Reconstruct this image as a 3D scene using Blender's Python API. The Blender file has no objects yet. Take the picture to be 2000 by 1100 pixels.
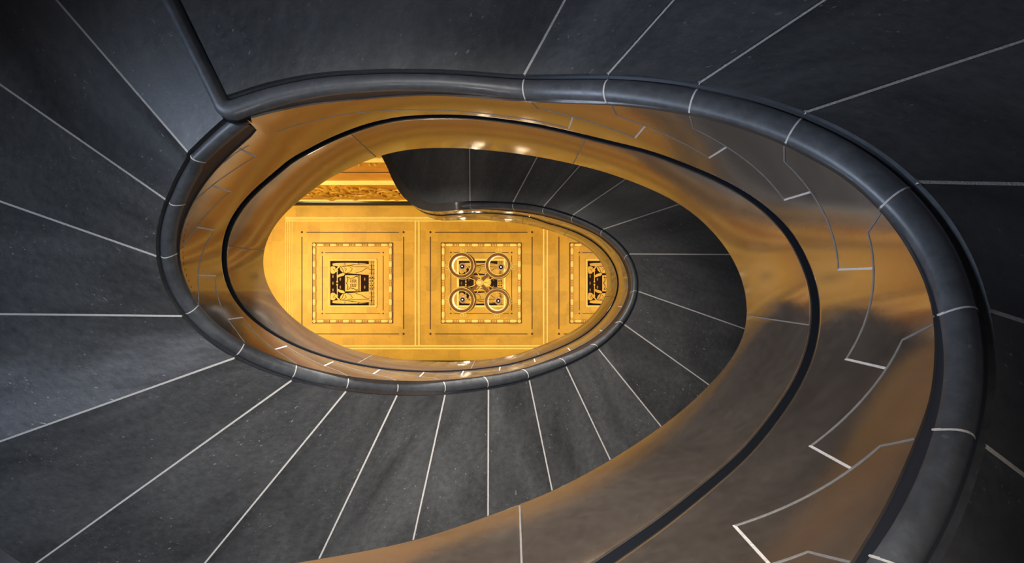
import bpy, bmesh, math, random
import numpy as np
from mathutils import Vector, Matrix

random.seed(7)
D = bpy.data
C = bpy.context.scene.collection
R = math.radians

# ------------------------------------------------------------------ camera
# units are metres; the camera lies near the floor of the stair well and looks straight up
cam = D.objects.new('camera', D.cameras.new('camera'))
C.objects.link(cam)
cam.data.sensor_width = 36.0
cam.data.lens = 18.0                       # 1000 px focal length at 2000 px width
cam.data.clip_start = 0.02
cam.location = (0, 0, 0)
# look +Z, picture right = +X, picture up = +Y  (seen from below, so the set is built mirrored in depth)
cam.matrix_world = Matrix(((1, 0, 0, 0), (0, -1, 0, 0), (0, 0, -1, 0), (0, 0, 0, 1)))
bpy.context.scene.camera = cam
FLIP = -1.0                                # picture-up is world -Y when looking up with +X to the right

# ------------------------------------------------------------------ world, lights, exposure
sc = bpy.context.scene
sc.view_settings.view_transform = 'Standard'
sc.view_settings.look = 'None'
sc.view_settings.gamma = 1.0
sc.view_settings.use_curve_mapping = False
sc.view_settings.exposure = 0.0
w = D.worlds.new('world'); sc.world = w; w.use_nodes = True
bg = w.node_tree.nodes['Background']
bg.inputs[0].default_value = (0.62, 0.72, 1.0, 1); bg.inputs[1].default_value = 0.085

def area(name, loc, target, size, power, col, sy=None, spread=180):
    l = D.lights.new(name, 'AREA'); l.energy = power; l.color = col
    l.shape = 'RECTANGLE'; l.size = size; l.size_y = sy or size; l.spread = R(spread)
    o = D.objects.new(name, l); C.objects.link(o)
    loc = Vector((loc[0], FLIP*loc[1], loc[2])); target = Vector((target[0], FLIP*target[1], target[2]))
    o.location = loc
    o.rotation_euler = (target-loc).to_track_quat('-Z', 'Y').to_euler()
    return o
ZC = 14.0                                   # hall ceiling height above the camera
WARM = (1.0, 0.80, 0.52)
area('hall_uplight_west', (-7.2, 0.0, 7.2), (-5.2, 0, ZC), 2.2, 430, WARM)
area('hall_uplight_east', (4.6, 0.0, 7.4), (2.2, 0, ZC), 2.0, 230, WARM)
area('hall_uplight_south', (-0.8, -1.86, 6.7), (-1.6, -0.4, ZC), 5.0, 45, WARM, 0.25)
area('lobby_daylight', (-3.6, 0.2, 0.35), (1.15, 0.75, 1.65), 1.4, 20, (0.62, 0.76, 1.0), 0.8, 62)
area('lobby_fill_north', (-1.2, 2.3, -0.45), (-0.5, -1.7, 3.8), 0.9, 1, (0.80, 0.86, 1.0), 0.6, 95)  # unseen fill added on the lobby floor to lift the south soffits
area('well_fill', (-0.3, 0.5, -0.5), (-0.4, -1.5, 3.7), 0.6, 54, (1.0, 0.96, 0.90), 0.3, 72)  # unseen fill added on the well floor to brighten the undersides above
area('lobby_daylight_west', (-2.6, 0.2, -0.45), (-2.2, -2.2, 2.8), 1.2, 55, (0.66, 0.80, 1.0), 0.8, 110)
area('middle_hall_fill', (0.3, 2.2, 2.5), (0.6, 1.5, 5.4), 2.0, 8, (1.0, 0.88, 0.76), 0.7, 150)  # added bounce fill on the landing, lifts the dark upper soffits
area('middle_hall_window_light', (-1.0, 3.9, 3.75), (-0.8, -0.7, 3.35), 1.4, 115, (1.0, 0.93, 0.84), 0.6, 62)

# ------------------------------------------------------------------ tables: the plan and heights of the oval stair
TAB_T0, TAB_DT = -170.0, 2.0
TAB_FX = [-1.6048,-1.5595,-1.5092,-1.4548,-1.3976,-1.3384,-1.2783,-1.2181,-1.1583,-1.0996,-1.0422,-0.9866,-0.9329,-0.8812,
-0.8315,-0.7838,-0.7382,-0.6944,-0.6525,-0.6123,-0.5738,-0.5367,-0.501,-0.4665,-0.4333,-0.4011,-0.3699,-0.3396,
-0.3102,-0.2815,-0.2536,-0.2262,-0.1995,-0.1733,-0.1475,-0.1221,-0.0971,-0.0724,-0.048,-0.0239,0,0.0237,
0.0472,0.0706,0.0938,0.117,0.1401,0.1632,0.1863,0.2096,0.233,0.2566,0.2805,0.3047,0.3293,0.3544,
0.3799,0.4059,0.4324,0.4595,0.487,0.5151,0.5436,0.5724,0.6016,0.631,0.6604,0.6899,0.7192,0.7483,
0.777,0.8054,0.8334,0.8608,0.8876,0.9137,0.9388,0.9628,0.9853,1.0061,1.0247,1.041,1.0545,1.0651,
1.0724,1.0764,1.077,1.0742,1.0682,1.059,1.0468,1.0318,1.0143,0.9943,0.9722,0.9483,0.9227,0.8958,
0.8678,0.8389,0.8094,0.7795,0.7494,0.7193,0.6894,0.6597,0.6305,0.6016,0.5732,0.5452,0.5175,0.4903,
0.4633,0.4366,0.4102,0.3841,0.3582,0.3324,0.3069,0.2815,0.2561,0.2308,0.2056,0.1802,0.1548,0.1294,
0.1038,0.0781,0.0522,0.0262,0,-0.0265,-0.0532,-0.0804,-0.1079,-0.136,-0.1646,-0.1937,-0.2236,-0.2541,
-0.2854,-0.3174,-0.3503,-0.3841,-0.4187,-0.4543,-0.4908,-0.5283,-0.5667,-0.6062,-0.6467,-0.6882,-0.7307,-0.7742,
-0.8187,-0.8642,-0.9109,-0.9586,-1.0076,-1.058,-1.1097,-1.1628,-1.2171,-1.2723,-1.328,-1.3835,-1.4381,-1.4909,
-1.5408,-1.5867,-1.6275,-1.6622,-1.6898,-1.7095,-1.7206,-1.7228,-1.716,-1.7003,-1.6761,-1.644,-1.6048,-1.5595,
-1.5092,-1.4548,-1.3976,-1.3384,-1.2783,-1.2181,-1.1583,-1.0996,-1.0422,-0.9866,-0.9329,-0.8812,-0.8315,-0.7838,
-0.7382,-0.6944,-0.6525,-0.6123,-0.5738,-0.5367,-0.501,-0.4665,-0.4333,-0.4011,-0.3699,-0.3396,-0.3102,-0.2815,
-0.2536,-0.2262,-0.1995,-0.1733,-0.1475,-0.1221,-0.0971,-0.0724,-0.048,-0.0239,0,0.0237,0.0472,0.0706,
0.0938,0.117,0.1401,0.1632,0.1863,0.2096,0.233,0.2566,0.2805,0.3047,0.3293,0.3544,0.3799,0.4059,
0.4324,0.4595,0.487,0.5151,0.5436,0.5724,0.6016,0.631,0.6604,0.6899,0.7192,0.7483,0.777,0.8054,
0.8334,0.8608,0.8876,0.9137,0.9388,0.9628,0.9853,1.0061,1.0247,1.041,1.0545,1.0651,1.0724,1.0764,
1.077,1.0742,1.0682,1.059,1.0468,1.0318,1.0143,0.9943,0.9722,0.9483,0.9227,0.8958,0.8678,0.8389,
0.8094,0.7795,0.7494,0.7193,0.6894,0.6597,0.6305,0.6016,0.5732,0.5452,0.5175,0.4903,0.4633,0.4366,
0.4102,0.3841,0.3582,0.3324,0.3069,0.2815,0.2561,0.2308,0.2056,0.1802,0.1548,0.1294,0.1038,0.0781,
0.0522,0.0262,0,-0.0265,-0.0532,-0.0804,-0.1079,-0.136,-0.1646,-0.1937,-0.2236,-0.2541,-0.2854,-0.3174,
-0.3503,-0.3841,-0.4187,-0.4543,-0.4908,-0.5283,-0.5667,-0.6062,-0.6467,-0.6882,-0.7307,-0.7742,-0.8187,-0.8642]
TAB_FY = [-0.283,-0.3315,-0.3763,-0.4172,-0.4541,-0.4871,-0.5165,-0.5423,-0.5649,-0.5846,-0.6017,-0.6165,-0.6292,-0.6402,
-0.6496,-0.6577,-0.6646,-0.6706,-0.6757,-0.6801,-0.6838,-0.6869,-0.6895,-0.6916,-0.6933,-0.6947,-0.6956,-0.6963,
-0.6967,-0.6968,-0.6966,-0.6963,-0.6957,-0.6949,-0.6938,-0.6925,-0.691,-0.6891,-0.6869,-0.6845,-0.6817,-0.6786,
-0.6752,-0.6715,-0.6676,-0.6634,-0.6591,-0.6545,-0.6499,-0.6451,-0.6401,-0.6351,-0.63,-0.6248,-0.6194,-0.6138,
-0.6079,-0.6018,-0.5952,-0.5881,-0.5804,-0.5721,-0.5629,-0.5528,-0.5417,-0.5294,-0.516,-0.5012,-0.4851,-0.4676,
-0.4486,-0.4282,-0.4064,-0.3832,-0.3586,-0.3326,-0.305,-0.2761,-0.2457,-0.2138,-0.1807,-0.1463,-0.1108,-0.0745,
-0.0374,0,0.0376,0.0751,0.1123,0.1488,0.1846,0.2193,0.2529,0.2851,0.3159,0.3451,0.3728,0.3988,
0.4233,0.4461,0.4673,0.4871,0.5055,0.5226,0.5386,0.5536,0.5677,0.581,0.5936,0.6055,0.6168,0.6275,
0.6377,0.6473,0.6565,0.6652,0.6736,0.6816,0.6893,0.6967,0.7037,0.7105,0.7168,0.7228,0.7284,0.7336,
0.7385,0.7429,0.747,0.7509,0.7546,0.7581,0.7615,0.7648,0.7681,0.7712,0.7742,0.7771,0.7797,0.782,
0.7841,0.7857,0.7868,0.7875,0.7875,0.7869,0.7854,0.7832,0.7801,0.7759,0.7707,0.7643,0.7567,0.7476,
0.7372,0.7252,0.7116,0.6965,0.6797,0.6611,0.6407,0.6183,0.5936,0.5665,0.5365,0.5036,0.4673,0.4275,
0.3841,0.3373,0.287,0.2336,0.1776,0.1195,0.0601,0,-0.0599,-0.1189,-0.1762,-0.2311,-0.283,-0.3315,
-0.3763,-0.4172,-0.4541,-0.4871,-0.5165,-0.5423,-0.5649,-0.5846,-0.6017,-0.6165,-0.6292,-0.6402,-0.6496,-0.6577,
-0.6646,-0.6706,-0.6757,-0.6801,-0.6838,-0.6869,-0.6895,-0.6916,-0.6933,-0.6947,-0.6956,-0.6963,-0.6967,-0.6968,
-0.6966,-0.6963,-0.6957,-0.6949,-0.6938,-0.6925,-0.691,-0.6891,-0.6869,-0.6845,-0.6817,-0.6786,-0.6752,-0.6715,
-0.6676,-0.6634,-0.6591,-0.6545,-0.6499,-0.6451,-0.6401,-0.6351,-0.63,-0.6248,-0.6194,-0.6138,-0.6079,-0.6018,
-0.5952,-0.5881,-0.5804,-0.5721,-0.5629,-0.5528,-0.5417,-0.5294,-0.516,-0.5012,-0.4851,-0.4676,-0.4486,-0.4282,
-0.4064,-0.3832,-0.3586,-0.3326,-0.305,-0.2761,-0.2457,-0.2138,-0.1807,-0.1463,-0.1108,-0.0745,-0.0374,0,
0.0376,0.0751,0.1123,0.1488,0.1846,0.2193,0.2529,0.2851,0.3159,0.3451,0.3728,0.3988,0.4233,0.4461,
0.4673,0.4871,0.5055,0.5226,0.5386,0.5536,0.5677,0.581,0.5936,0.6055,0.6168,0.6275,0.6377,0.6473,
0.6565,0.6652,0.6736,0.6816,0.6893,0.6967,0.7037,0.7105,0.7168,0.7228,0.7284,0.7336,0.7385,0.7429,
0.747,0.7509,0.7546,0.7581,0.7615,0.7648,0.7681,0.7712,0.7742,0.7771,0.7797,0.782,0.7841,0.7857,
0.7868,0.7875,0.7875,0.7869,0.7854,0.7832,0.7801,0.7759,0.7707,0.7643,0.7567,0.7476,0.7372,0.7252]
TAB_W = [0.085,0.085,0.085,0.085,0.085,0.085,0.085,0.085,0.085,0.085,0.085,0.085,0.085,0.085,
0.085,0.085,0.085,0.0851,0.0851,0.0851,0.0851,0.0851,0.0851,0.0852,0.0852,0.0852,0.0852,0.0852,
0.0851,0.0851,0.0851,0.0851,0.085,0.085,0.0849,0.0849,0.0848,0.0847,0.0846,0.0845,0.0844,0.0843,
0.0843,0.0842,0.0841,0.0841,0.0841,0.0841,0.0841,0.0842,0.0843,0.0844,0.0846,0.0848,0.085,0.0854,
0.0857,0.0861,0.0866,0.087,0.0875,0.088,0.0886,0.0891,0.0896,0.0901,0.0907,0.0911,0.0916,0.092,
0.0924,0.0928,0.0931,0.0936,0.0941,0.0947,0.0956,0.0966,0.0979,0.0993,0.101,0.1029,0.1049,0.1071,
0.1093,0.1114,0.1134,0.1153,0.117,0.1184,0.1194,0.1202,0.1207,0.1208,0.1204,0.1196,0.1186,0.1175,
0.1166,0.1157,0.1151,0.1147,0.1144,0.1142,0.1143,0.1144,0.1145,0.1145,0.1145,0.1143,0.114,0.1136,
0.113,0.1125,0.1118,0.1111,0.1104,0.1096,0.1088,0.108,0.1072,0.1063,0.1054,0.1045,0.1035,0.1025,
0.1014,0.1003,0.0992,0.098,0.0967,0.0954,0.0941,0.0928,0.0916,0.0904,0.0893,0.0884,0.0876,0.087,
0.0865,0.0861,0.0858,0.0857,0.0856,0.0857,0.0859,0.0863,0.087,0.0878,0.089,0.0903,0.0917,0.0933,
0.0949,0.0965,0.0981,0.0998,0.1014,0.103,0.0784,0.0771,0.0759,0.0748,0.0739,0.0734,0.0734,0.0739,
0.0752,0.077,0.0793,0.082,0.0849,0.0878,0.0906,0.0932,0.0954,0.0972,0.0985,0.0993,0.0996,0.0995,
0.0991,0.0986,0.0982,0.0978,0.0975,0.0975,0.0975,0.0977,0.0981,0.0985,0.099,0.0995,0.1,0.1006,
0.1011,0.1016,0.1021,0.1024,0.1027,0.1029,0.103,0.1029,0.1027,0.1023,0.1019,0.1014,0.1008,0.1002,
0.0996,0.0991,0.0986,0.0981,0.0978,0.0976,0.0973,0.0972,0.097,0.0968,0.0965,0.0961,0.0957,0.0952,
0.0947,0.0941,0.0935,0.0929,0.0922,0.0914,0.0906,0.0896,0.0886,0.0875,0.0863,0.0849,0.0834,0.0818,
0.08,0.0782,0.0762,0.0743,0.0724,0.0707,0.0691,0.0677,0.0666,0.0658,0.0654,0.0654,0.0656,0.066,
0.0666,0.0673,0.068,0.0687,0.0693,0.0699,0.0703,0.0707,0.0709,0.071,0.0709,0.0707,0.0704,0.0699,
0.0694,0.0687,0.0681,0.0674,0.0667,0.0661,0.0656,0.0651,0.0648,0.0645,0.0644,0.0644,0.0646,0.0648,
0.0652,0.0658,0.0665,0.0672,0.0681,0.069,0.07,0.071,0.0721,0.0731,0.0742,0.0752,0.0762,0.0772,
0.0781,0.079,0.0798,0.0805,0.0812,0.0817,0.0822,0.0825,0.0828,0.0831,0.0833,0.0834,0.0835,0.0836,
0.0837,0.0838,0.0838,0.0839,0.084,0.0842,0.0843,0.0845,0.0846,0.0848,0.085,0.0852,0.0854,0.0856,
0.0858,0.086,0.0862,0.0864,0.0866,0.0868,0.087,0.0872,0.0874,0.0876,0.0878,0.088,0.0883,0.0885]
TAB_ZA = [-0.4324,-0.3937,-0.3554,-0.3174,-0.2797,-0.2422,-0.2049,-0.1678,-0.1312,-0.0953,-0.0604,-0.0267,0.0057,0.0367,
0.0663,0.0946,0.1215,0.1471,0.1715,0.1947,0.2169,0.2383,0.2588,0.2787,0.298,0.3168,0.335,0.3527,
0.3699,0.3866,0.403,0.4189,0.4344,0.4497,0.4645,0.4791,0.4935,0.5077,0.5216,0.5354,0.5491,0.5626,
0.576,0.5894,0.6026,0.6158,0.629,0.6421,0.6552,0.6684,0.6815,0.6947,0.7079,0.7212,0.7346,0.7481,
0.7618,0.7756,0.7896,0.8039,0.8184,0.8331,0.8482,0.8636,0.8795,0.8957,0.9124,0.9296,0.947,0.9645,
0.9822,1.0002,1.0187,1.0376,1.0569,1.0765,1.0963,1.1162,1.1363,1.157,1.1784,1.2005,1.2232,1.2461,
1.2688,1.2908,1.3127,1.335,1.3578,1.3811,1.4047,1.4283,1.4516,1.4745,1.4973,1.52,1.5425,1.5649,
1.5869,1.6085,1.6295,1.6501,1.6703,1.69,1.7094,1.7284,1.747,1.7651,1.7829,1.8002,1.8174,1.8344,
1.8514,1.8682,1.8851,1.902,1.9188,1.9357,1.9526,1.9695,1.9863,2.0027,2.0186,2.0338,2.048,2.0609,
2.0723,2.082,2.0897,2.0953,2.0987,2.1001,2.1003,2.1001,2.1,2.1,2.1,2.1,2.1,2.1,
2.1,2.1,2.1,2.1,2.1,2.1,2.1,2.1,2.1,2.1,2.1,2.1,2.1,2.1,
2.1,2.1,2.1,2.1,2.1,2.1,2.1,0,2.1694,2.2048,2.2405,2.2769,2.314,2.3518,
2.3897,2.4277,2.4657,2.5038,2.5421,2.5807,2.6195,2.6586,2.6983,2.7386,2.7792,2.82,2.861,2.9018,
2.9425,2.9829,3.0228,3.0621,3.1007,3.1387,3.1757,3.2118,3.2468,3.2804,3.3127,3.3436,3.3731,3.4012,
3.428,3.4534,3.4775,3.5005,3.5226,3.5437,3.5641,3.5838,3.6028,3.6213,3.6392,3.6565,3.6734,3.6898,
3.7058,3.7214,3.7367,3.7516,3.7662,3.7806,3.7948,3.8088,3.8226,3.8362,3.8497,3.8631,3.8764,3.8895,
3.9026,3.9156,3.9285,3.9414,3.9543,3.9672,3.9802,3.9933,4.0065,4.0199,4.0336,4.0477,4.062,4.0768,
4.092,4.1076,4.1236,4.1401,4.157,4.1743,4.1919,4.2099,4.2282,4.2469,4.266,4.2855,4.3053,4.3255,
4.3458,4.3663,4.3869,4.4078,4.4289,4.4501,4.4715,4.4928,4.514,4.5352,4.5562,4.5772,4.5982,4.6191,
4.6398,4.6601,4.6801,4.6999,4.7197,4.7395,4.7598,4.7803,4.8009,4.8215,4.8421,4.8626,4.8829,4.9031,
4.9232,4.943,4.9625,4.9817,5.0005,5.0188,5.0367,5.0543,5.0716,5.0887,5.1056,5.1223,5.1388,5.155,
5.171,5.1867,5.202,5.2171,5.2319,5.2465,5.261,5.2753,5.2896,5.3038,5.318,5.3321,5.3461,5.3601,
5.374,5.3879,5.4018,5.4156,5.4295,5.4432,5.4567,5.4699,5.4828,5.4952,5.5071,5.5182,5.5284,5.5377,
5.5459,5.5528,5.5582,5.5621,5.5644,5.5651,5.5651,5.565,5.565,5.565,5.565,5.565,5.565,5.565]
TAB_ZB = [-0.4673,-0.4358,-0.4042,-0.3728,-0.3414,-0.3102,-0.2792,-0.2484,-0.2179,-0.1876,-0.1577,-0.1283,-0.0992,-0.0706,
-0.0425,-0.0149,0.0121,0.0386,0.0645,0.0899,0.1146,0.1389,0.1626,0.1858,0.2084,0.2306,0.2523,0.2735,
0.2944,0.3148,0.3348,0.3544,0.3737,0.3926,0.4112,0.4296,0.4476,0.4655,0.4831,0.5005,0.5177,0.5348,
0.5518,0.5686,0.5854,0.6021,0.6188,0.6355,0.6522,0.6689,0.6856,0.7025,0.7194,0.7364,0.7535,0.7708,
0.7883,0.806,0.8239,0.842,0.8605,0.8792,0.8983,0.9177,0.9376,0.9579,0.9785,0.9988,1.0185,1.0379,
1.0573,1.0767,1.096,1.1148,1.133,1.1501,1.1665,1.1836,1.2025,1.2226,1.2426,1.2617,1.2804,1.2991,
1.3187,1.3392,1.3603,1.3815,1.4021,1.4219,1.4415,1.4614,1.4814,1.5017,1.5236,1.5481,1.5723,1.5937,
1.6137,1.634,1.6537,1.6723,1.6906,1.709,1.7276,1.7466,1.7658,1.7854,1.8053,1.825,1.8446,1.8635,
1.8821,1.9003,1.9185,1.9369,1.9556,1.9744,1.993,2.0112,2.0288,2.0455,2.0611,2.0756,2.0889,2.101,
2.1117,2.121,2.1288,2.1353,2.1404,2.1446,2.1478,2.1504,2.1524,2.1542,2.1558,2.1575,2.1593,2.1615,
2.164,2.1666,2.1693,2.172,2.1746,2.1771,2.1791,2.1802,2.1799,2.1777,2.1731,2.1657,2.1559,2.1446,
2.1326,2.1206,2.1092,2.098,2.0871,2.076,2.215,2.2466,2.2785,2.3106,2.3432,2.3762,2.4101,2.4445,
2.4786,2.5114,2.5434,2.5752,2.6076,2.6402,2.6728,2.7066,2.7413,2.7757,2.8106,2.847,2.886,2.9273,
2.9701,3.0131,3.0545,3.0939,3.1313,3.1664,3.1988,3.229,3.2582,3.2872,3.3164,3.3457,3.3746,3.4029,
3.4303,3.4569,3.4826,3.5076,3.532,3.5558,3.5792,3.602,3.6244,3.6463,3.6676,3.6882,3.7082,3.7274,
3.7459,3.7636,3.7804,3.7965,3.812,3.8269,3.8414,3.8556,3.8696,3.8835,3.8973,3.9112,3.9253,3.9395,
3.954,3.9689,3.9841,3.9998,4.0161,4.0329,4.0505,4.0689,4.0882,4.1086,4.13,4.1527,4.1764,4.2011,
4.2263,4.2519,4.2776,4.3032,4.3284,4.3529,4.3765,4.3989,4.4199,4.4397,4.4585,4.4764,4.4937,4.5105,
4.527,4.5433,4.5595,4.5758,4.5921,4.6085,4.6248,4.6411,4.6576,4.6746,4.6924,4.7113,4.731,4.7514,
4.7722,4.7932,4.8143,4.8352,4.8558,4.876,4.8958,4.9151,4.9338,4.952,4.97,4.9879,5.0062,5.0249,
5.0445,5.0647,5.0853,5.106,5.1267,5.147,5.1668,5.1859,5.2045,5.2225,5.24,5.257,5.2737,5.2899,
5.3058,5.3213,5.3366,5.3516,5.3663,5.3808,5.395,5.409,5.4226,5.4359,5.4488,5.4614,5.4735,5.4852,
5.4963,5.5069,5.5169,5.5263,5.535,5.5431,5.5505,5.5573,5.5635,5.5691,5.574,5.5782,5.5819,5.585,
5.5876,5.5898,5.5917,5.5934,5.595,5.5964,5.5978,5.5991,5.6004,5.6015,5.6027,5.6038,5.605,5.6061]
TAB_ZC = [0.0645,0.0961,0.1276,0.1591,0.1904,0.2216,0.2526,0.2834,0.3139,0.3442,0.374,0.4035,0.4326,0.4612,
0.4893,0.5168,0.5438,0.5703,0.5962,0.6215,0.6463,0.6705,0.6942,0.7174,0.74,0.7621,0.7838,0.805,
0.8258,0.8461,0.8661,0.8857,0.9049,0.9238,0.9423,0.9606,0.9786,0.9963,1.0138,1.0311,1.0482,1.0652,
1.082,1.0987,1.1153,1.1318,1.1483,1.1647,1.1812,1.1976,1.2141,1.2308,1.2477,1.2649,1.2825,1.3006,
1.3193,1.3387,1.3588,1.3793,1.3999,1.4205,1.4408,1.4604,1.4794,1.498,1.5164,1.5348,1.5535,1.5724,
1.5909,1.6088,1.6258,1.642,1.6579,1.6739,1.6905,1.7079,1.7261,1.745,1.7645,1.7843,1.8044,1.8245,
1.845,1.8665,1.8887,1.9101,1.9301,1.9498,1.9703,1.9926,2.0168,2.0422,2.068,2.0941,2.1202,2.146,
2.1716,2.1962,2.219,2.2391,2.256,2.2705,2.2834,2.2958,2.3086,2.3222,2.3364,2.3508,2.3646,2.3776,
2.3892,2.3992,2.4078,2.4151,2.4213,2.4265,2.4308,2.4344,2.4373,2.4396,2.4414,2.4427,2.4435,2.444,
2.4441,2.4439,2.4435,2.443,2.4426,2.4423,2.4422,2.4425,2.443,2.4439,2.4453,2.4473,2.4498,2.453,
2.4568,2.4608,2.4646,2.4681,2.4714,2.4747,2.4783,2.4832,2.4901,2.4993,2.5105,2.5236,2.5378,2.5527,
2.5679,2.583,2.5987,2.6155,2.6339,2.6519,2.6682,2.6934,2.7277,2.7596,2.7878,2.814,2.8405,2.8682,
2.8977,2.929,2.9622,2.9973,3.033,3.0675,3.0998,3.131,3.1625,3.1957,3.2316,3.2704,3.3113,3.3525,
3.3925,3.4316,3.4702,3.5079,3.5443,3.5794,3.6128,3.6445,3.6744,3.7026,3.7295,3.7551,3.7798,3.8037,
3.8269,3.8497,3.8721,3.8943,3.9165,3.9388,3.9611,3.9832,4.005,4.0264,4.0472,4.0675,4.0869,4.1055,
4.1233,4.1403,4.1568,4.1726,4.1881,4.2031,4.2179,4.2325,4.247,4.2615,4.276,4.2907,4.3056,4.3208,
4.3364,4.3524,4.3689,4.3859,4.4037,4.4222,4.4416,4.462,4.4834,4.506,4.53,4.5554,4.5822,4.6101,
4.6387,4.668,4.6975,4.7272,4.7566,4.7856,4.8139,4.8412,4.8672,4.8918,4.9149,4.9368,4.9577,4.9776,
4.9967,5.0152,5.0332,5.0508,5.068,5.0851,5.1021,5.1191,5.1362,5.1536,5.1714,5.1898,5.2088,5.2285,
5.2491,5.2704,5.2921,5.3141,5.3361,5.3578,5.3792,5.4003,5.4208,5.4408,5.4603,5.4793,5.498,5.5165,
5.5349,5.5532,5.5717,5.5903,5.6092,5.6285,5.6483,5.6687,5.6898,5.7112,5.733,5.7549,5.7769,5.7987,
5.8203,5.8135,5.8065,5.7992,5.7917,5.784,5.776,5.7679,5.7596,5.76,5.769,5.7779,5.7868,5.7957,
5.8046,5.8135,5.8226,5.8317,5.8407,5.8496,5.8585,5.8668,5.8745,5.8815,5.8876,5.8927,5.8966,5.8993,
5.9006,5.9003,5.8984,5.8947,5.8922,5.8891,5.886,5.883,5.88,5.877,5.874,5.871,5.868,5.865]
TAB_ZD = [0.7055,0.7356,0.7656,0.7956,0.8254,0.855,0.8844,0.9135,0.9422,0.9704,0.9982,1.0255,1.0521,1.0781,
1.1033,1.1278,1.1515,1.1743,1.1962,1.2171,1.237,1.256,1.2739,1.2906,1.3063,1.3213,1.3357,1.35,
1.3645,1.3793,1.3948,1.4111,1.428,1.4451,1.4623,1.4793,1.4959,1.5119,1.527,1.5414,1.5552,1.5686,
1.5818,1.595,1.6083,1.6218,1.6359,1.6505,1.6656,1.6814,1.6978,1.7149,1.7327,1.7512,1.7705,1.7907,
1.8117,1.8332,1.8553,1.8775,1.8999,1.9222,1.9443,1.9659,1.987,2.0074,2.0271,2.0459,2.0637,2.0804,
2.0959,2.1101,2.1227,2.1344,2.1459,2.1579,2.1713,2.1867,2.2049,2.2265,2.2521,2.2806,2.311,2.342,
2.3732,2.4043,2.435,2.4653,2.4949,2.5237,2.5513,2.5774,2.6017,2.6246,2.6462,2.6671,2.6874,2.7074,
2.7272,2.7465,2.765,2.7822,2.7979,2.8119,2.8247,2.8365,2.8475,2.858,2.8682,2.8782,2.888,2.8979,
2.9079,2.918,2.9279,2.9376,2.9468,2.9555,2.9637,2.9712,2.9782,2.9845,2.9901,2.995,2.999,3.0021,
3.0045,3.0062,3.0075,3.0085,3.0094,3.0104,3.0115,3.0126,3.0138,3.0151,3.0163,3.0176,3.0189,3.0202,
3.0214,3.0225,3.0232,3.0234,3.0229,3.0218,3.0205,3.0195,3.0192,3.0202,3.0229,3.028,3.0354,3.0452,
3.0574,3.0719,3.0883,3.106,3.1236,3.1395,3.1543,3.1786,3.2114,3.241,3.2672,3.2916,3.3156,3.34,
3.366,3.3944,3.425,3.4576,3.492,3.528,3.5655,3.604,3.6432,3.6827,3.7223,3.7614,3.7992,3.8351,
3.8684,3.8994,3.9288,3.9572,3.9852,4.0134,4.0422,4.0717,4.1019,4.1323,4.1623,4.1914,4.2192,4.2453,
4.27,4.2935,4.3159,4.3376,4.3585,4.3789,4.3988,4.4181,4.437,4.4555,4.4737,4.4915,4.5091,4.5265,
4.5438,4.561,4.5782,4.5954,4.6127,4.6302,4.6479,4.6661,4.6848,4.7042,4.7244,4.7457,4.7678,4.7909,
4.8147,4.8393,4.8646,4.8906,4.9172,4.9444,4.9723,5.0007,5.0297,5.0593,5.0894,5.12,5.151,5.1821,
5.2131,5.2439,5.2743,5.3042,5.3332,5.3613,5.3882,5.4136,5.4377,5.4605,5.4821,5.5027,5.5223,5.541,
5.5588,5.5759,5.5924,5.6087,5.6251,5.6418,5.6592,5.6774,5.6963,5.716,5.7364,5.7575,5.7794,5.8019,
5.8248,5.8479,5.871,5.8942,5.9176,5.9412,5.9652,5.9895,6.014,6.0387,6.0633,6.0879,6.1123,6.1364,
6.16,6.1832,6.2058,6.2276,6.2486,6.2687,6.288,6.3065,6.3242,6.3412,6.3574,6.3728,6.3875,6.4014,
6.4146,6.4269,6.4385,6.4493,6.4595,6.469,6.4779,6.4863,6.4942,6.5016,6.5087,6.5153,6.5216,6.5276,
6.5333,6.5388,6.544,6.5489,6.5535,6.5576,6.561,6.5638,6.5656,6.5664,6.566,6.5642,6.5611,6.5563,
6.5498,6.5416,6.5317,6.5201,6.5068,6.4918,6.4749,6.4563,6.436,6.4143,6.3917,6.3684,6.3447,6.321]
JOINT_T = {-14: -157.26, -13: -148.41, -12: -137.54, -11: -122.64, -10: -103.04, -9: -78.96, -8: -54.31, -7: -34.93, -6: -17.19, -5: -2.74, -4: 12.38, -3: 27.39, -2: 44.2, -1: 64.14, 0: 87.32, 1: 159.8, 2: 167.98, 3: 176.38, 4: 185.0, 5: 193.4, 6: 201.58, 7: 210.43, 8: 221.3, 9: 236.2, 10: 255.8, 11: 279.88, 12: 304.53, 13: 323.91, 14: 340.49, 15: 356.06, 16: 372.41, 17: 388.32, 18: 405.9, 19: 426.4, 20: 450.04, 21: 479.95}

RISER, LANDING_Z = 0.165, 2.10
# where each bed joint reaches the inner edge of the moulding, as an offset from JOINT_T
SKEW = {-6:-4.2,-5:-3.1,-4:-1.8,-3:-.9,-2:-1.3,-1:-3.6,0:-3.3,1:-2,2:-2.2,3:-1.9,4:-.9,5:-.5,6:-.6,7:-.5,8:-.9,9:-2.4,
        10:-4,11:-5.4,12:-5.8,13:-4.8,14:-4,15:-2.6,16:-2.3,17:-2,18:-2.5,19:-3,20:-3,21:0}
for k in range(-14, -6): SKEW[k] = SKEW[k+20]
LEDGE = dict(SKEW); SKEW = {k: .35*v for k, v in SKEW.items()}
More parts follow.
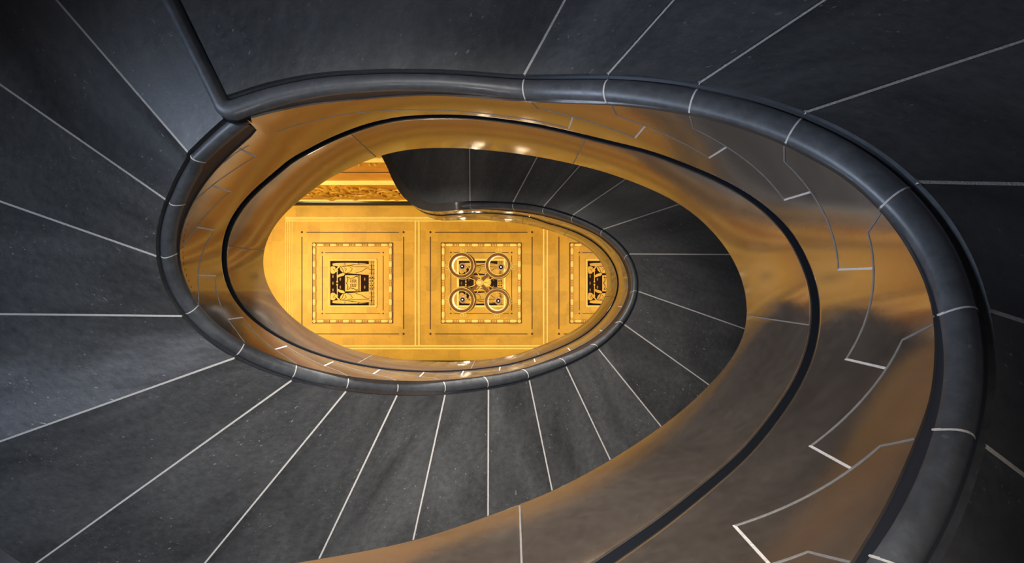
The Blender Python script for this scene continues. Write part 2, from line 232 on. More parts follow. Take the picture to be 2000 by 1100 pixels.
# direction of each soffit joint in plan (degrees)
JDIR = {-6:-37,-5:-17.8,-4:-1.1,-3:18.2,-2:33.5,-1:48.4,0:61.4,1:130.8,2:145.2,3:160.7,4:179.4,5:199.6,6:215.6,7:230.6,
        8:244.5,9:257.6,10:269.8,11:281.7,12:295.3,13:308.9,14:324.6,15:340.6,16:359.7,17:378.2,18:394.3,19:408.5,20:421.9,21:450.6}
for k in range(-14, -6): JDIR[k] = JDIR[k+20]-360
BEAM_DIR = 116.1
WIDTH = 1.95
_tg = TAB_T0 + TAB_DT*np.arange(len(TAB_FX))
def _cr(tab, t):
    """Catmull-Rom lookup"""
    f = (t-TAB_T0)/TAB_DT; i = int(math.floor(f)); u = f-i; n = len(tab)
    g = lambda j: tab[min(max(j, 0), n-1)]
    a, b, c, d = g(i-1), g(i), g(i+1), g(i+2)
    if i < 0 or i >= n-1: return g(i) + (u+i - min(max(i,0),n-1))*0.0
    return 0.5*((2*b)+(-a+c)*u+(2*a-5*b+4*c-d)*u*u+(-a+3*b-3*c+d)*u**3)
def _li(tab, t): return float(np.interp(t, _tg, tab))

# the upper landing leaves the oval: inner line (face) and slab edge as plan points keyed by t
def pp(x, y, z): return ((x-1000)*z/1000.0, (550-y)*z/1000.0)
_UF = {484:(895,410.3),488:(871,412.3),492:(850,413.5),496:(827,410),500:(805,400),504:(784,380),508:(767,352),512:(757,329),516:(745,305)}
_UA = {484:(893,394.5),488:(870,397),492:(848,398.5),496:(827,393),500:(808,382),504:(791,364),508:(777,340),512:(768.5,319),516:(758,297)}
for i in range(1, 18):
    _UF[516+4*i] = (745-11.5*i, 305-24*i); _UA[516+4*i] = (758-11.5*i, 297-24*i)
ZU = LANDING_Z+21*RISER
T_END = 560.0
_ut = sorted(_UF); 
_ufx = [pp(*_UF[t], 5.55)[0] for t in _ut]; _ufy = [pp(*_UF[t], 5.55)[1] for t in _ut]
_uax = [pp(*_UA[t], ZU)[0] for t in _ut]; _uay = [pp(*_UA[t], ZU)[1] for t in _ut]
def _cru(tab, t):
    f = (t-484)/4.0; i = int(math.floor(f)); u = f-i; n = len(tab)
    g = lambda j: tab[j] if 0 <= j < n else (2*tab[0]-tab[1] if j < 0 else 2*tab[-1]-tab[-2])
    a, b, c, d = g(i-1), g(i), g(i+1), g(i+2)
    return 0.5*((2*b)+(-a+c)*u+(2*a-5*b+4*c-d)*u*u+(-a+3*b-3*c+d)*u**3)
def swell(t):      # the wall stands a little prouder round the landing corner
    return 1+.032*float(np.interp(t, [118, 128, 137, 144, 148, 152, 158, 166], [0, .22, .7, .97, 1, .8, .35, 0]))
def oval(t): q = swell(t); return (_cr(TAB_FX, t)*q, _cr(TAB_FY, t)*q)
def faceP(t):
    if t <= 481: return oval(t)
    if t >= 484: return (_cru(_ufx, t), _cru(_ufy, t))
    s = (t-481)/3.0; a = oval(481); b = (_ufx[0], _ufy[0]); return (a[0]+(b[0]-a[0])*s, a[1]+(b[1]-a[1])*s)
def normal(t):
    a = faceP(t-.6); b = faceP(t+.6); dx, dy = b[0]-a[0], b[1]-a[1]; L = math.hypot(dx, dy)
    return (dy/L, -dx/L)
T_CORNER = 149.3
def width(t):
    if t < T_CORNER: return min(_li(TAB_W, min(t, 148)) + max(0, t-148)*.004, .152)
    return _li(TAB_W, max(t, 150))
def edgeP(t):
    """slab edge A"""
    if t >= 484: return (_cru(_uax, t), _cru(_uay, t))
    if t > 480.5:
        a = edgeP(480.5); b = (_uax[0], _uay[0]); s = (t-480.5)/3.5; return (a[0]+(b[0]-a[0])*s, a[1]+(b[1]-a[1])*s)
    f = faceP(t); n = normal(t); wd = width(t); return (f[0]+n[0]*wd, f[1]+n[1]*wd)
def zA(t):
    if t > 480: return ZU
    if T_CORNER <= t < 160.5: return 2.165+(t-T_CORNER)/11.2*.10
    return _li(TAB_ZA, t)
def zB(t):
    if t > 480: return 5.55 if t > 484 else _li(TAB_ZB, 480)+(5.55-_li(TAB_ZB, 480))*(t-480)/4
    q = swell(t)
    if 148.6 < t <= 149.3: return (2.08+(t-148.6)/.7*.11)*q
    if 149.3 < t <= 151: return (2.19+(t-149.3)/1.7*.041)*q
    if 146 < t <= 148.6: return _li([v if i != 160 else 2.07 for i, v in enumerate(TAB_ZB)], t)*q
    return _li(TAB_ZB, t)*q
def zC(t): return _li(TAB_ZC, t)*swell(t) if t < 480 else ZU+.33
def zD(t):
    if t > 480: return _li(TAB_ZD, 480)+(6.37-_li(TAB_ZD, 480))*min(1, (t-480)/10)
    return _li(TAB_ZD, t)*swell(t)
_jk = sorted(JOINT_T); _jt = [JOINT_T[k] for k in _jk]
def jdir(t):
    xs = list(_jt); ys = [JDIR[k] for k in _jk]
    i = _jk.index(0)+1
    xs[i:i] = [T_CORNER-.01, T_CORNER+.01]; ys[i:i] = [BEAM_DIR, BEAM_DIR]
    return float(np.interp(t, xs, ys))
def outerP(t, d=WIDTH):
    a = edgeP(t); g = R(jdir(t)); return (a[0]+math.cos(g)*d, a[1]+math.sin(g)*d)

# ------------------------------------------------------------------ helpers
def prop(o, label=None, cat=None, group=None, kind=None):
    if label: o['label'] = label
    if cat: o['category'] = cat
    if group: o['group'] = group
    if kind: o['kind'] = kind
    return o
def make(name, verts, faces, mat, parent=None, uvs=None, smooth=False, sharp=None, world=True):
    """one mesh object; verts in picture-plan coordinates (x, y up in the picture, z height)"""
    me = D.meshes.new(name)
    vs = [(v[0], FLIP*v[1], v[2]) for v in verts] if world else verts
    me.from_pydata(vs, [], faces)
    if uvs is not None:
        l = me.uv_layers.new(name='UVMap')
        for p in me.polygons:
            for li in p.loop_indices: l.data[li].uv = uvs[me.loops[li].vertex_index]
    me.materials.append(mat)
    bm = bmesh.new(); bm.from_mesh(me); bmesh.ops.recalc_face_normals(bm, faces=bm.faces)
    if smooth:
        for f in bm.faces: f.smooth = True
        a = R(sharp if sharp else 35)
        for e in bm.edges:
            if len(e.link_faces) != 2 or e.calc_face_angle(0) > a: e.smooth = False
    bm.to_mesh(me); bm.free()
    o = D.objects.new(name, me); C.objects.link(o)
    if parent: o.parent = parent; o.matrix_parent_inverse = parent.matrix_world.inverted()
    return o
def empty(name, loc=(0, 0, 0)):
    o = D.objects.new(name, None); C.objects.link(o); o.location = (loc[0], FLIP*loc[1], loc[2])
    o.matrix_world = Matrix.Translation(o.location); o.empty_display_size = .2
    return o
def loft(rings, closed=True, cap=True):
    """rings of equal-length point lists -> verts, faces"""
    n = len(rings[0]); V = [p for r in rings for p in r]; F = []
    for i in range(len(rings)-1):
        for j in range(n if closed else n-1):
            a = i*n+j; b = i*n+(j+1) % n; F.append((a, b, b+n, a+n))
    if cap and closed:
        F.append(tuple(range(n-1, -1, -1))); F.append(tuple((len(rings)-1)*n+j for j in range(n)))
    return V, F
class MB:
    def __init__(s): s.v = []; s.f = []
    def add(s, V, F):
        k = len(s.v); s.v += V; s.f += [tuple(i+k for i in f) for f in F]
    def box(s, x0, x1, y0, y1, z0, z1):
        V = [(x, y, z) for z in (z0, z1) for y in (y0, y1) for x in (x0, x1)]
        s.add(V, [(0,1,3,2),(4,6,7,5),(0,4,5,1),(2,3,7,6),(0,2,6,4),(1,5,7,3)])
    def poly(s, pts, z0, z1):
        n = len(pts); V = [(p[0], p[1], z0) for p in pts]+[(p[0], p[1], z1) for p in pts]
        s.add(V, [tuple(range(n)), tuple(range(2*n-1, n-1, -1))]+[(i, (i+1) % n, n+(i+1) % n, n+i) for i in range(n)])
    def stroke(s, pts, wd, z0, z1):
        L = []; Rr = []
        for i, p in enumerate(pts):
            a = pts[max(i-1, 0)]; b = pts[min(i+1, len(pts)-1)]; dx, dy = b[0]-a[0], b[1]-a[1]; l = math.hypot(dx, dy) or 1
            nx, ny = -dy/l*wd/2, dx/l*wd/2; L.append((p[0]+nx, p[1]+ny)); Rr.append((p[0]-nx, p[1]-ny))
        for i in range(len(pts)-1): s.poly([L[i], L[i+1], Rr[i+1], Rr[i]], z0, z1)
    def lathe(s, prof, cx, cy, n=24, closed=False):
        rings = []
        for j in range(n):
            a = 2*math.pi*j/n; rings.append([(cx+r*math.cos(a), cy+r*math.sin(a), z) for r, z in prof])
        rings.append(rings[0]); V, F = loft(rings, closed, False); s.add(V, F)
    def tube(s, pts, r, n=8):
        pts = [Vector(p) for p in pts]; rings = []
        for i, p in enumerate(pts):
            t = (pts[min(i+1, len(pts)-1)]-pts[max(i-1, 0)]).normalized()
            u = t.orthogonal().normalized() if i == 0 else (u-t*u.dot(t)).normalized()
            v = t.cross(u); rr = r[i] if isinstance(r, (list, tuple)) else r
            rings.append([tuple(p+(u*math.cos(2*math.pi*k/n)+v*math.sin(2*math.pi*k/n))*rr) for k in range(n)])
        V, F = loft(rings); s.add(V, F)
    def ball(s, c, r, n=10, m=6):
        rings = []
        for i in range(m+1):
            a = math.pi*i/m; rings.append([(c[0]+r[0]*math.sin(a)*math.cos(2*math.pi*k/n), c[1]+r[1]*math.sin(a)*math.sin(2*math.pi*k/n), c[2]+r[2]*math.cos(a)) for k in range(n)])
        V, F = loft(rings, True, False); s.add(V, F)
    def build(s, name, mat, parent=None, smooth=False, sharp=None):
        return make(name, s.v, s.f, mat, parent, None, smooth, sharp)

# ------------------------------------------------------------------ materials
def mat(name):
    m = D.materials.new(name); m.use_nodes = True
    nt = m.node_tree; return m, nt, nt.nodes['Principled BSDF']
def N(nt, kind, **kw):
    n = nt.nodes.new(kind)
    for k, v in kw.items():
        if k in n.inputs.keys(): n.inputs[k].default_value = v
        else: setattr(n, k, v)
    return n
def stone(name, dark, light, rough, ior, bump=.25, uv=True, speck=.5, cloud=1.0):
    """dark blue-grey limestone: cloudy streaks, pale fossils, scratches"""
    m, nt, b = mat(name); L = nt.links.new
    if uv:
        src = N(nt, 'ShaderNodeUVMap'); out = src.outputs[0]
    else:
        src = N(nt, 'ShaderNodeTexCoord'); out = src.outputs['Object']
    mp = N(nt, 'ShaderNodeMapping'); L(out, mp.inputs[0]); mp.inputs['Scale'].default_value = (1.2, 3.4, 1.2) if uv else (1.6, 1.6, 5)
    n1 = N(nt, 'ShaderNodeTexNoise', Scale=.75, Detail=10, Roughness=.6, Distortion=.8); L(mp.outputs[0], n1.inputs[0])
    n2 = N(nt, 'ShaderNodeTexNoise', Scale=26, Detail=7, Roughness=.75); L(out, n2.inputs[0])
    n3 = N(nt, 'ShaderNodeTexNoise', Scale=70, Detail=4, Roughness=.75); L(out, n3.inputs[0])
    r1 = N(nt, 'ShaderNodeValToRGB'); L(n1.outputs[0], r1.inputs[0])
    r1.color_ramp.elements[0].position = .32; r1.color_ramp.elements[0].color = (*dark, 1)
    r1.color_ramp.elements[1].position = .72; r1.color_ramp.elements[1].color = (*light, 1)
    r2 = N(nt, 'ShaderNodeValToRGB'); L(n2.outputs[0], r2.inputs[0])
    r2.color_ramp.elements[0].position = .3; r2.color_ramp.elements[0].color = (.70, .70, .70, 1)
    r2.color_ramp.elements[1].position = .75; r2.color_ramp.elements[1].color = (1.30, 1.30, 1.30, 1)
    mx = N(nt, 'ShaderNodeMix', data_type='RGBA', blend_type='MULTIPLY'); mx.inputs[0].default_value = cloud
    L(r1.outputs[0], mx.inputs[6]); L(r2.outputs[0], mx.inputs[7])
    # fossils: sparse pale flecks
    v = N(nt, 'ShaderNodeTexVoronoi', Scale=17); v.feature = 'F1'; v.inputs['Randomness'].default_value = 1
    mp2 = N(nt, 'ShaderNodeMapping'); L(out, mp2.inputs[0]); mp2.inputs['Scale'].default_value = (1.0, 1.7, 1.0); mp2.inputs['Rotation'].default_value = (0, 0, .7)
    n4 = N(nt, 'ShaderNodeTexNoise', Scale=9, Detail=3); L(out, n4.inputs[0])
    mv = N(nt, 'ShaderNodeMix', data_type='RGBA', blend_type='LINEAR_LIGHT'); mv.inputs[0].default_value = .06
    L(mp2.outputs[0], mv.inputs[6]); L(n4.outputs[1], mv.inputs[7]); L(mv.outputs[2], v.inputs[0])
    rv = N(nt, 'ShaderNodeMapRange'); L(v.outputs['Distance'], rv.inputs[0])
    rv.inputs[1].default_value = .13; rv.inputs[2].default_value = .06; rv.inputs[3].default_value = 0; rv.inputs[4].default_value = 1
    n5 = N(nt, 'ShaderNodeTexNoise', Scale=3.2, Detail=3); L(out, n5.inputs[0])
    r5 = N(nt, 'ShaderNodeMapRange'); L(n5.outputs[0], r5.inputs[0]); r5.inputs[1].default_value = .42; r5.inputs[2].default_value = .62
    r3 = N(nt, 'ShaderNodeMapRange'); L(n3.outputs[0], r3.inputs[0]); r3.inputs[1].default_value = .6; r3.inputs[2].default_value = .75
    ad = N(nt, 'ShaderNodeMath', operation='MAXIMUM'); L(rv.outputs[0], ad.inputs[0]); L(r3.outputs[0], ad.inputs[1])
    ml = N(nt, 'ShaderNodeMath', operation='MULTIPLY'); L(ad.outputs[0], ml.inputs[0]); L(r5.outputs[0], ml.inputs[1])
    ms = N(nt, 'ShaderNodeMath', operation='MULTIPLY'); L(ml.outputs[0], ms.inputs[0]); ms.inputs[1].default_value = speck
    m2 = N(nt, 'ShaderNodeMix', data_type='RGBA'); L(ms.outputs[0], m2.inputs[0]); L(mx.outputs[2], m2.inputs[6]); m2.inputs[7].default_value = (.26, .255, .24, 1)
    L(m2.outputs[2], b.inputs['Base Color'])
    rr = N(nt, 'ShaderNodeMapRange'); L(n2.outputs[0], rr.inputs[0]); rr.inputs[1].default_value = .3; rr.inputs[2].default_value = .7
    rr.inputs[3].default_value = rough*.8; rr.inputs[4].default_value = rough*1.3; L(rr.outputs[0], b.inputs['Roughness'])
    b.inputs['IOR'].default_value = ior
    bp = N(nt, 'ShaderNodeBump'); bp.inputs['Strength'].default_value = bump; bp.inputs['Distance'].default_value = .004
    L(n2.outputs[0], bp.inputs['Height']); L(bp.outputs[0], b.inputs['Normal'])
    return m
M_SOFFIT = stone('honed_bluestone', (.031, .031, .031), (.090, .089, .087), .42, 1.5, .3, True, .8)
M_STAINED = stone('chalky_bluestone', (.031, .031, .031), (.090, .089, .087), .42, 1.5, .3, True, .8)
def chalk(m):       # pale chalky bloom with its own outline on one stone
    nt = m.node_tree; L = nt.links.new; b = nt.nodes['Principled BSDF']; old = b.inputs['Base Color'].links[0].from_socket
    uv = N(nt, 'ShaderNodeUVMap'); uv.uv_map = 'stone'; n = N(nt, 'ShaderNodeTexNoise', Scale=3.2, Detail=5, Roughness=.55); L(uv.outputs[0], n.inputs[0])
    sp = N(nt, 'ShaderNodeSeparateXYZ'); L(uv.outputs[0], sp.inputs[0])
    a = N(nt, 'ShaderNodeMath', operation='MULTIPLY_ADD'); L(n.outputs[0], a.inputs[0]); a.inputs[1].default_value = .9; L(sp.outputs[1], a.inputs[2])
    a2 = N(nt, 'ShaderNodeMath', operation='MULTIPLY_ADD'); L(sp.outputs[0], a2.inputs[0]); a2.inputs[1].default_value = -.25; L(a.outputs[0], a2.inputs[2])
    r = N(nt, 'ShaderNodeMapRange'); L(a2.outputs[0], r.inputs[0]); r.inputs[1].default_value = .68; r.inputs[2].default_value = .98; r.inputs[4].default_value = .75
    mx = N(nt, 'ShaderNodeMix', data_type='RGBA', blend_type='MULTIPLY'); L(r.outputs[0], mx.inputs[0]); L(old, mx.inputs[6]); mx.inputs[7].default_value = (2.3, 2.35, 2.5, 1); L(mx.outputs[2], b.inputs['Base Color'])
chalk(M_STAINED)
M_BEAD = stone('rubbed_bluestone', (.042, .043, .046), (.085, .088, .094), .40, 1.5, .12, False, .25)
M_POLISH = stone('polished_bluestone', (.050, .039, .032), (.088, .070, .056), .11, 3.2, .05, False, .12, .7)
def plain(name, col, rough=.5, metal=0, ior=1.5, bump=0, bscale=30, emit=None, var=0):
    m, nt, b = mat(name); b.inputs['Base Color'].default_value = (*col, 1); b.inputs['Roughness'].default_value = rough
    b.inputs['Metallic'].default_value = metal; b.inputs['IOR'].default_value = ior
    L = nt.links.new; tc = N(nt, 'ShaderNodeTexCoord')
    if bump or var:
        n = N(nt, 'ShaderNodeTexNoise', Scale=bscale, Detail=6, Roughness=.6); L(tc.outputs['Object'], n.inputs[0])
    if bump:
        bp = N(nt, 'ShaderNodeBump'); bp.inputs['Strength'].default_value = bump; bp.inputs['Distance'].default_value = .02
        L(n.outputs[0], bp.inputs['Height']); L(bp.outputs[0], b.inputs['Normal'])
    if var:
        r = N(nt, 'ShaderNodeValToRGB'); L(n.outputs[0], r.inputs[0]); r.color_ramp.elements[0].position = .3; r.color_ramp.elements[1].position = .7
        r.color_ramp.elements[0].color = (*[c*(1-var) for c in col], 1); r.color_ramp.elements[1].color = (*[min(1, c*(1+var)) for c in col], 1)
        L(r.outputs[0], b.inputs['Base Color'])
    if emit: b.inputs['Emission Color'].default_value = (*emit[0], 1); b.inputs['Emission Strength'].default_value = emit[1]
    return m
M_MORTAR = plain('lime_mortar', (.54, .50, .46), .85, 0, 1.45, .3, 120, None, .12)
M_MORTAR_FINE = plain('fine_mortar', (.17, .16, .15), .7, 0, 1.45, 0, 60, None, .1)
def gold(name, col, rough, metal, bump=.15, leaf=True, var=.18):
    """gold leaf: square leaves of slightly different tone, worn clouds"""
    m, nt, b = mat(name); L = nt.links.new
    tc = N(nt, 'ShaderNodeTexCoord')
    br = N(nt, 'ShaderNodeTexVoronoi', Scale=3.1); br.distance = 'CHEBYCHEV'; br.inputs['Randomness'].default_value = .35; L(tc.outputs['Object'], br.inputs[0])
    n = N(nt, 'ShaderNodeTexNoise', Scale=1.6, Detail=8, Roughness=.6); L(tc.outputs['Object'], n.inputs[0])
    n2 = N(nt, 'ShaderNodeTexNoise', Scale=11, Detail=7, Roughness=.7); L(tc.outputs['Object'], n2.inputs[0])
    sp = N(nt, 'ShaderNodeSeparateColor'); L(br.outputs['Color'], sp.inputs[0])
    a1 = N(nt, 'ShaderNodeMath', operation='MULTIPLY_ADD'); L(sp.outputs[0], a1.inputs[0]); a1.inputs[1].default_value = .30 if leaf else 0; L(n.outputs[0], a1.inputs[2])
    a2 = N(nt, 'ShaderNodeMath', operation='MULTIPLY_ADD'); L(n2.outputs[0], a2.inputs[0]); a2.inputs[1].default_value = .45; L(a1.outputs[0], a2.inputs[2])
    r = N(nt, 'ShaderNodeValToRGB'); L(a2.outputs[0], r.inputs[0])
    r.color_ramp.elements[0].position = .55; r.color_ramp.elements[1].position = 1.0
    r.color_ramp.elements[0].color = (*[c*(1-var) for c in col], 1); r.color_ramp.elements[1].color = (*[min(1, c*(1+var*.8)) for c in col], 1)
    L(r.outputs[0], b.inputs['Base Color']); b.inputs['Metallic'].default_value = metal
    rr = N(nt, 'ShaderNodeMapRange'); L(n2.outputs[0], rr.inputs[0]); rr.inputs[3].default_value = rough*.7; rr.inputs[4].default_value = rough*1.3
    L(rr.outputs[0], b.inputs['Roughness'])
    bp = N(nt, 'ShaderNodeBump'); bp.inputs['Strength'].default_value = bump; bp.inputs['Distance'].default_value = .01
    L(n2.outputs[0], bp.inputs['Height']); L(bp.outputs[0], b.inputs['Normal'])
    return m
M_GOLD = gold('gold_leaf', (.56, .365, .040), .45, .18, .15, True, .2)
M_GOLD_BRIGHT = gold('burnished_gold', (1.0, .86, .26), .35, .0, .05, False, .1)
M_GOLD_DEEP = gold('deep_gold_leaf', (.70, .36, .035), .38, .5, .5, False, .3)
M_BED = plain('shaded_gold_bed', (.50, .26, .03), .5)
M_INLAY = plain('dark_brown_inlay', (.045, .014, .007), .5)
M_BLACK = plain('black_polished_stone', (.012, .013, .015), .12, 0, 1.6)
M_INK = plain('black_painted_ground', (.020, .013, .012), .9, 0, 1.25)
M_BRONZE = plain('brown_gilt_bronze', (.20, .085, .012), .45, .3, 1.5, .05, 30, None, .1)
M_BULB = plain('glass_bulb', (.85, .72, .52), .15, 0, 1.5, 0, 1, ((1, .82, .55), .12))
M_LAMPHOLD = plain('dark_lamp_holder', (.05, .03, .02), .4)
M_FLOOR = plain('pale_marble_floor', (.42, .41, .40), .3, 0, 1.5, 0, 2, None, .2)
M_BEIGE = plain('warm_limestone_wall', (.62, .48, .32), .45, 0, 1.5, .05, 3, None, .12)
M_QUIRK = plain('quirk_shade_stone', (.016, .018, .023), .5, 0, 1.35)  # bead stone darkened: recess shade put into the colour
M_GAP = plain('gap_shade_black', (.006, .007, .009), .9, 0, 1.1)  # groove shade put into the colour
M_PLASTER = plain('stair_hall_plaster', (.20, .19, .18), .8, 0, 1.45, .1, 6, None, .1)

# ------------------------------------------------------------------ the stair
def frange(a, b, step):
    n = max(1, int(math.ceil((b-a)/step-1e-6))); return [a+(b-a)*i/n for i in range(n+1)]
def slab(k0, t0, t1, top, parent, name='soffit_slab', gap0=True, gap1=True, fan=None, lab=None):
    """one soffit stone: bottom is the ruled underside, top flat"""
    ts = frange(t0, t1, 1.0); nr = 8; rows = []; UV2 = []
    off = (random.uniform(-40, 40), random.uniform(-40, 40)); UV = []
    s_acc = 0; prev = None
    for i, t in enumerate(ts):
        a = edgeP(t); o = outerP(t) if fan is None else fan(t)
        d = (o[0]-a[0], o[1]-a[1]); L = math.hypot(*d); px, py = -d[1]/L, d[0]/L     # ccw perpendicular
        g = 0
        if i == 0 and gap0: g = .0053
        if i == len(ts)-1 and gap1: g = -.0053
        z = zA(t)
        if prev: s_acc += math.hypot(a[0]-prev[0], a[1]-prev[1])
        prev = a; row = []
        for j in range(nr+1):
            f = j/nr; x = a[0]+d[0]*f+px*g; y = a[1]+d[1]*f+py*g
            row.append((x, y, z)); UV.append((f*L+off[0], s_acc*(1+f*1.2)+off[1])); UV2.append((f, i/(len(ts)-1)))
        rows.append(row)
    n = nr+1; V = [p for r in rows for p in r]; m = len(V)
    V += [(p[0], p[1], top) for p in V]; UV += UV; UV2 += UV2
    F = []
    for i in range(len(ts)-1):
        for j in range(nr):
            a = i*n+j; F.append((a, a+1, a+n+1, a+n)); F.append((m+a, m+a+n, m+a+n+1, m+a+1))
    for j in range(nr):
        a = j; F.append((a, m+a, m+a+1, a+1)); a = (len(ts)-1)*n+j; F.append((a, a+1, m+a+1, m+a))
    for i in range(len(ts)-1):
        a = i*n; F.append((a, a+n, m+a+n, m+a)); a = i*n+nr; F.append((a, m+a, m+a+n, a+n))
    o = make(name, V, F, M_STAINED if k0 == 4 else M_SOFFIT, parent, UV, True, 25)
    if k0 == 4:
        l = o.data.uv_layers.new(name='stone')
        for p in o.data.polygons:
            for li in p.loop_indices: l.data[li].uv = UV2[o.data.loops[li].vertex_index]
    return o
def soffit_joint(t, parent, dzds=True):
    a = edgeP(t); o = outerP(t); d = (o[0]-a[0], o[1]-a[1]); L = math.hypot(*d); px, py = -d[1]/L, d[0]/L
    e = .4; a1 = edgeP(t+e); o1 = outerP(t+e)
    si = (zA(t+e)-zA(t))/max(.002, math.hypot(a1[0]-a[0], a1[1]-a[1])); so = (zA(t+e)-zA(t))/max(.01, math.hypot(o1[0]-o[0], o1[1]-o[1]))
    if not dzds: si = so = 0
    rings = []
    for f in (0, .33, .66, 1.0):
        s = si+(so-si)*f; x = a[0]+d[0]*f; y = a[1]+d[1]*f; z = zA(t); g = .0052
        rings.append([(x-px*g, y-py*g, z-s*g+.0012), (x+px*g, y+py*g, z+s*g+.0012), (x+px*g, y+py*g, z+s*g+.05), (x-px*g, y-py*g, z-s*g+.05)])
    V, F = loft(rings); return make('mortar_joint', V, F, M_MORTAR, parent)

# moulding profile: u across from slab edge (0) to face (1), n down, both in units of the moulding width
def bead_profile(nseg=16):
    P = [(0.0, 0.0), (.02, -.19), (.10, -.26)]
    for i in range(nseg+1):
        a = math.pi*(1.08-1.16*i/nseg)         # from the outer side round the bottom to the inner side
        P.append((.515+.40*math.cos(a), -.36+.40*math.sin(a)))
    P += [(.935, -.80), (.985, -.86)]
    return P
PROF = bead_profile()
def bead_station(t, sk, infl=0.0):
    """ring of points for the moulding at t, with joint skew sk (degrees over the width)"""
    ring = []; c = (.515, -.36)
    for u, n in PROF:
        if infl and u > .1 and n > -.7:
            du, dn = u-c[0], n-c[1]; l = math.hypot(du, dn) or 1; u += du/l*infl; n += dn/l*infl
        tt = t+sk*min(max(u, 0), 1)**3
        f = faceP(tt); a = edgeP(tt); wd = math.hypot(a[0]-f[0], a[1]-f[1]); hn = .088
        e = .5; f0 = edgeP(tt-e); f1 = edgeP(tt+e); ds = math.hypot(f1[0]-f0[0], f1[1]-f0[1]) or 1e-6
        slope = (zA(tt+e)-zA(tt-e))/ds if not (T_CORNER-1.2 < tt < T_CORNER+1.2) else 0
        slope = max(min(slope, .75), 0); c_ = 1/math.sqrt(1+slope*slope)
        tx, ty = (f1[0]-f0[0])/ds, (f1[1]-f0[1])/ds
        dn = n*hn
        if t < T_CORNER and n > -.7: dn = n*hn*float(np.interp(zB(tt)-zA(tt), [0, .055], [.6, 1])) 
        if n < -.7: zz = max(zA(tt)-dn*c_, zB(tt)+.014)
        else: zz = min(zA(tt)-dn*c_, zB(tt)-.001 if n < -.3 and u > .7 else 99)
        ring.append((a[0]+(f[0]-a[0])*u+tx*slope*c_*dn, a[1]+(f[1]-a[1])*u+ty*slope*c_*dn, zz))
    tt = t+sk; f = faceP(tt); a = edgeP(tt); st_ = ring[-1]
    ring.append((f[0]+(a[0]-f[0])*.004, f[1]+(a[1]-f[1])*.004, zB(tt)+.016))
    ring.append((f[0]+(a[0]-f[0])*.05, f[1]+(a[1]-f[1])*.05, max(zB(tt), st_[2])+.03)); ring.append((ring[0][0], ring[0][1], max(zB(tt), st_[2])+.03))
    return ring
def bead_run(t0, s0, t1, s1, parent, name='edge_moulding', extra=None, trim=True):
    ts = frange(t0, t1, 1.0)
    rings = [bead_station(t, s0+(s1-s0)*((t-t0)/(t1-t0))) for t in ts]
    if extra: rings += extra
    V, F = loft(rings); o = make(name, V, F, M_BEAD, parent, None, True, 30)
    o.data.materials.append(M_QUIRK); n = len(rings[0])      # darker colour paints the shade in the two quirks beside the roll
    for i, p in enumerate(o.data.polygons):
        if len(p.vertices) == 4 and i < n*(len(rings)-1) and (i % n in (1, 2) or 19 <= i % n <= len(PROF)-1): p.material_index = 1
    return o
def bead_joint(t, sk, parent, h=.0027):
    a = edgeP(t); e = .3; b = edgeP(t+e); dt = h*e/max(1e-4, math.hypot(b[0]-a[0], b[1]-a[1]))
    r0 = bead_station(t-dt, sk, .012); r1 = bead_station(t+dt, sk, .012)
    r0 = r0[3:-5]; r1 = r1[3:-5]; m0 = [(p[0], p[1], p[2]+.004) for p in r0[::-1]]; m1 = [(p[0], p[1], p[2]+.004) for p in r1[::-1]]; r0 += m0; r1 += m1
    V, F = loft([r0, r1]); return make('mortar_joint', V, F, M_MORTAR, parent, None, True, 30)

def section_run(ts, sec, name, m, parent, smooth=True, sharp=30):
    rings = []
    for t in ts:
        f = faceP(t); n = normal(t); rings.append([(f[0]+n[0]*u, f[1]+n[1]*u, z) for u, z in sec(t)])
    V, F = loft(rings); return make(name, V, F, m, parent, None, smooth, sharp)
def wall_th(t): 
    f = faceP(t); a = edgeP(t); return max(.07, min(.14, math.hypot(a[0]-f[0], a[1]-f[1])-.004))
def string_sec(t):
    b = zB(t); c = zC(t); th = wall_th(t); g = .6+.4*min(1, max(0, (c-b)/.4))
    return [(0, b), (0, c-.060*g), (.0025, c-.045*g), (.008, c-.034*g), (.027, c-.032*g), (.027, c-.002), (th, c-.002), (th, b+.002)]
def parapet_sec(t):
    c = zC(t); d = zD(t); th = wall_th(t)
    return [(-.003, c), (-.004, c+.006), (-.004, d-.022), (-.002, d-.012), (.004, d-.004), (.014, d), (th-.012, d), (th, d-.012), (th, c)]
def face_strip(pts, wd, parent, m=None, proud=.0012):
    """mortar line on the face: pts = (t, z) list"""
    # world metric along face
    P = []
    for t, z in pts:
        P.append((t, z))
    rings = []
    for i, (t, z) in enumerate(P):
        a = P[max(i-1, 0)]; b = P[min(i+1, len(P)-1)]
        fa = faceP(a[0]); fb = faceP(b[0]); ds = math.hypot(fb[0]-fa[0], fb[1]-fa[1]); dz = b[1]-a[1]
        if b[0] < a[0]: ds = -ds
        l = math.hypot(ds, dz) or 1; ns, nz = -dz/l*wd/2, ds/l*wd/2
        e = .5; g0 = faceP(t-e); g1 = faceP(t+e); per = math.hypot(g1[0]-g0[0], g1[1]-g0[1])/(2*e)
        ring = []
        for s, u in ((1, -proud), (-1, -proud), (-1, .002), (1, .002)):
            tt = t+ns*s/per; f = faceP(tt); n = normal(tt); ring.append((f[0]+n[0]*u, f[1]+n[1]*u, z+nz*s))
        rings.append(ring)
    V, F = loft(rings); return make('mortar_line', V, F, m or M_MORTAR_FINE, parent)

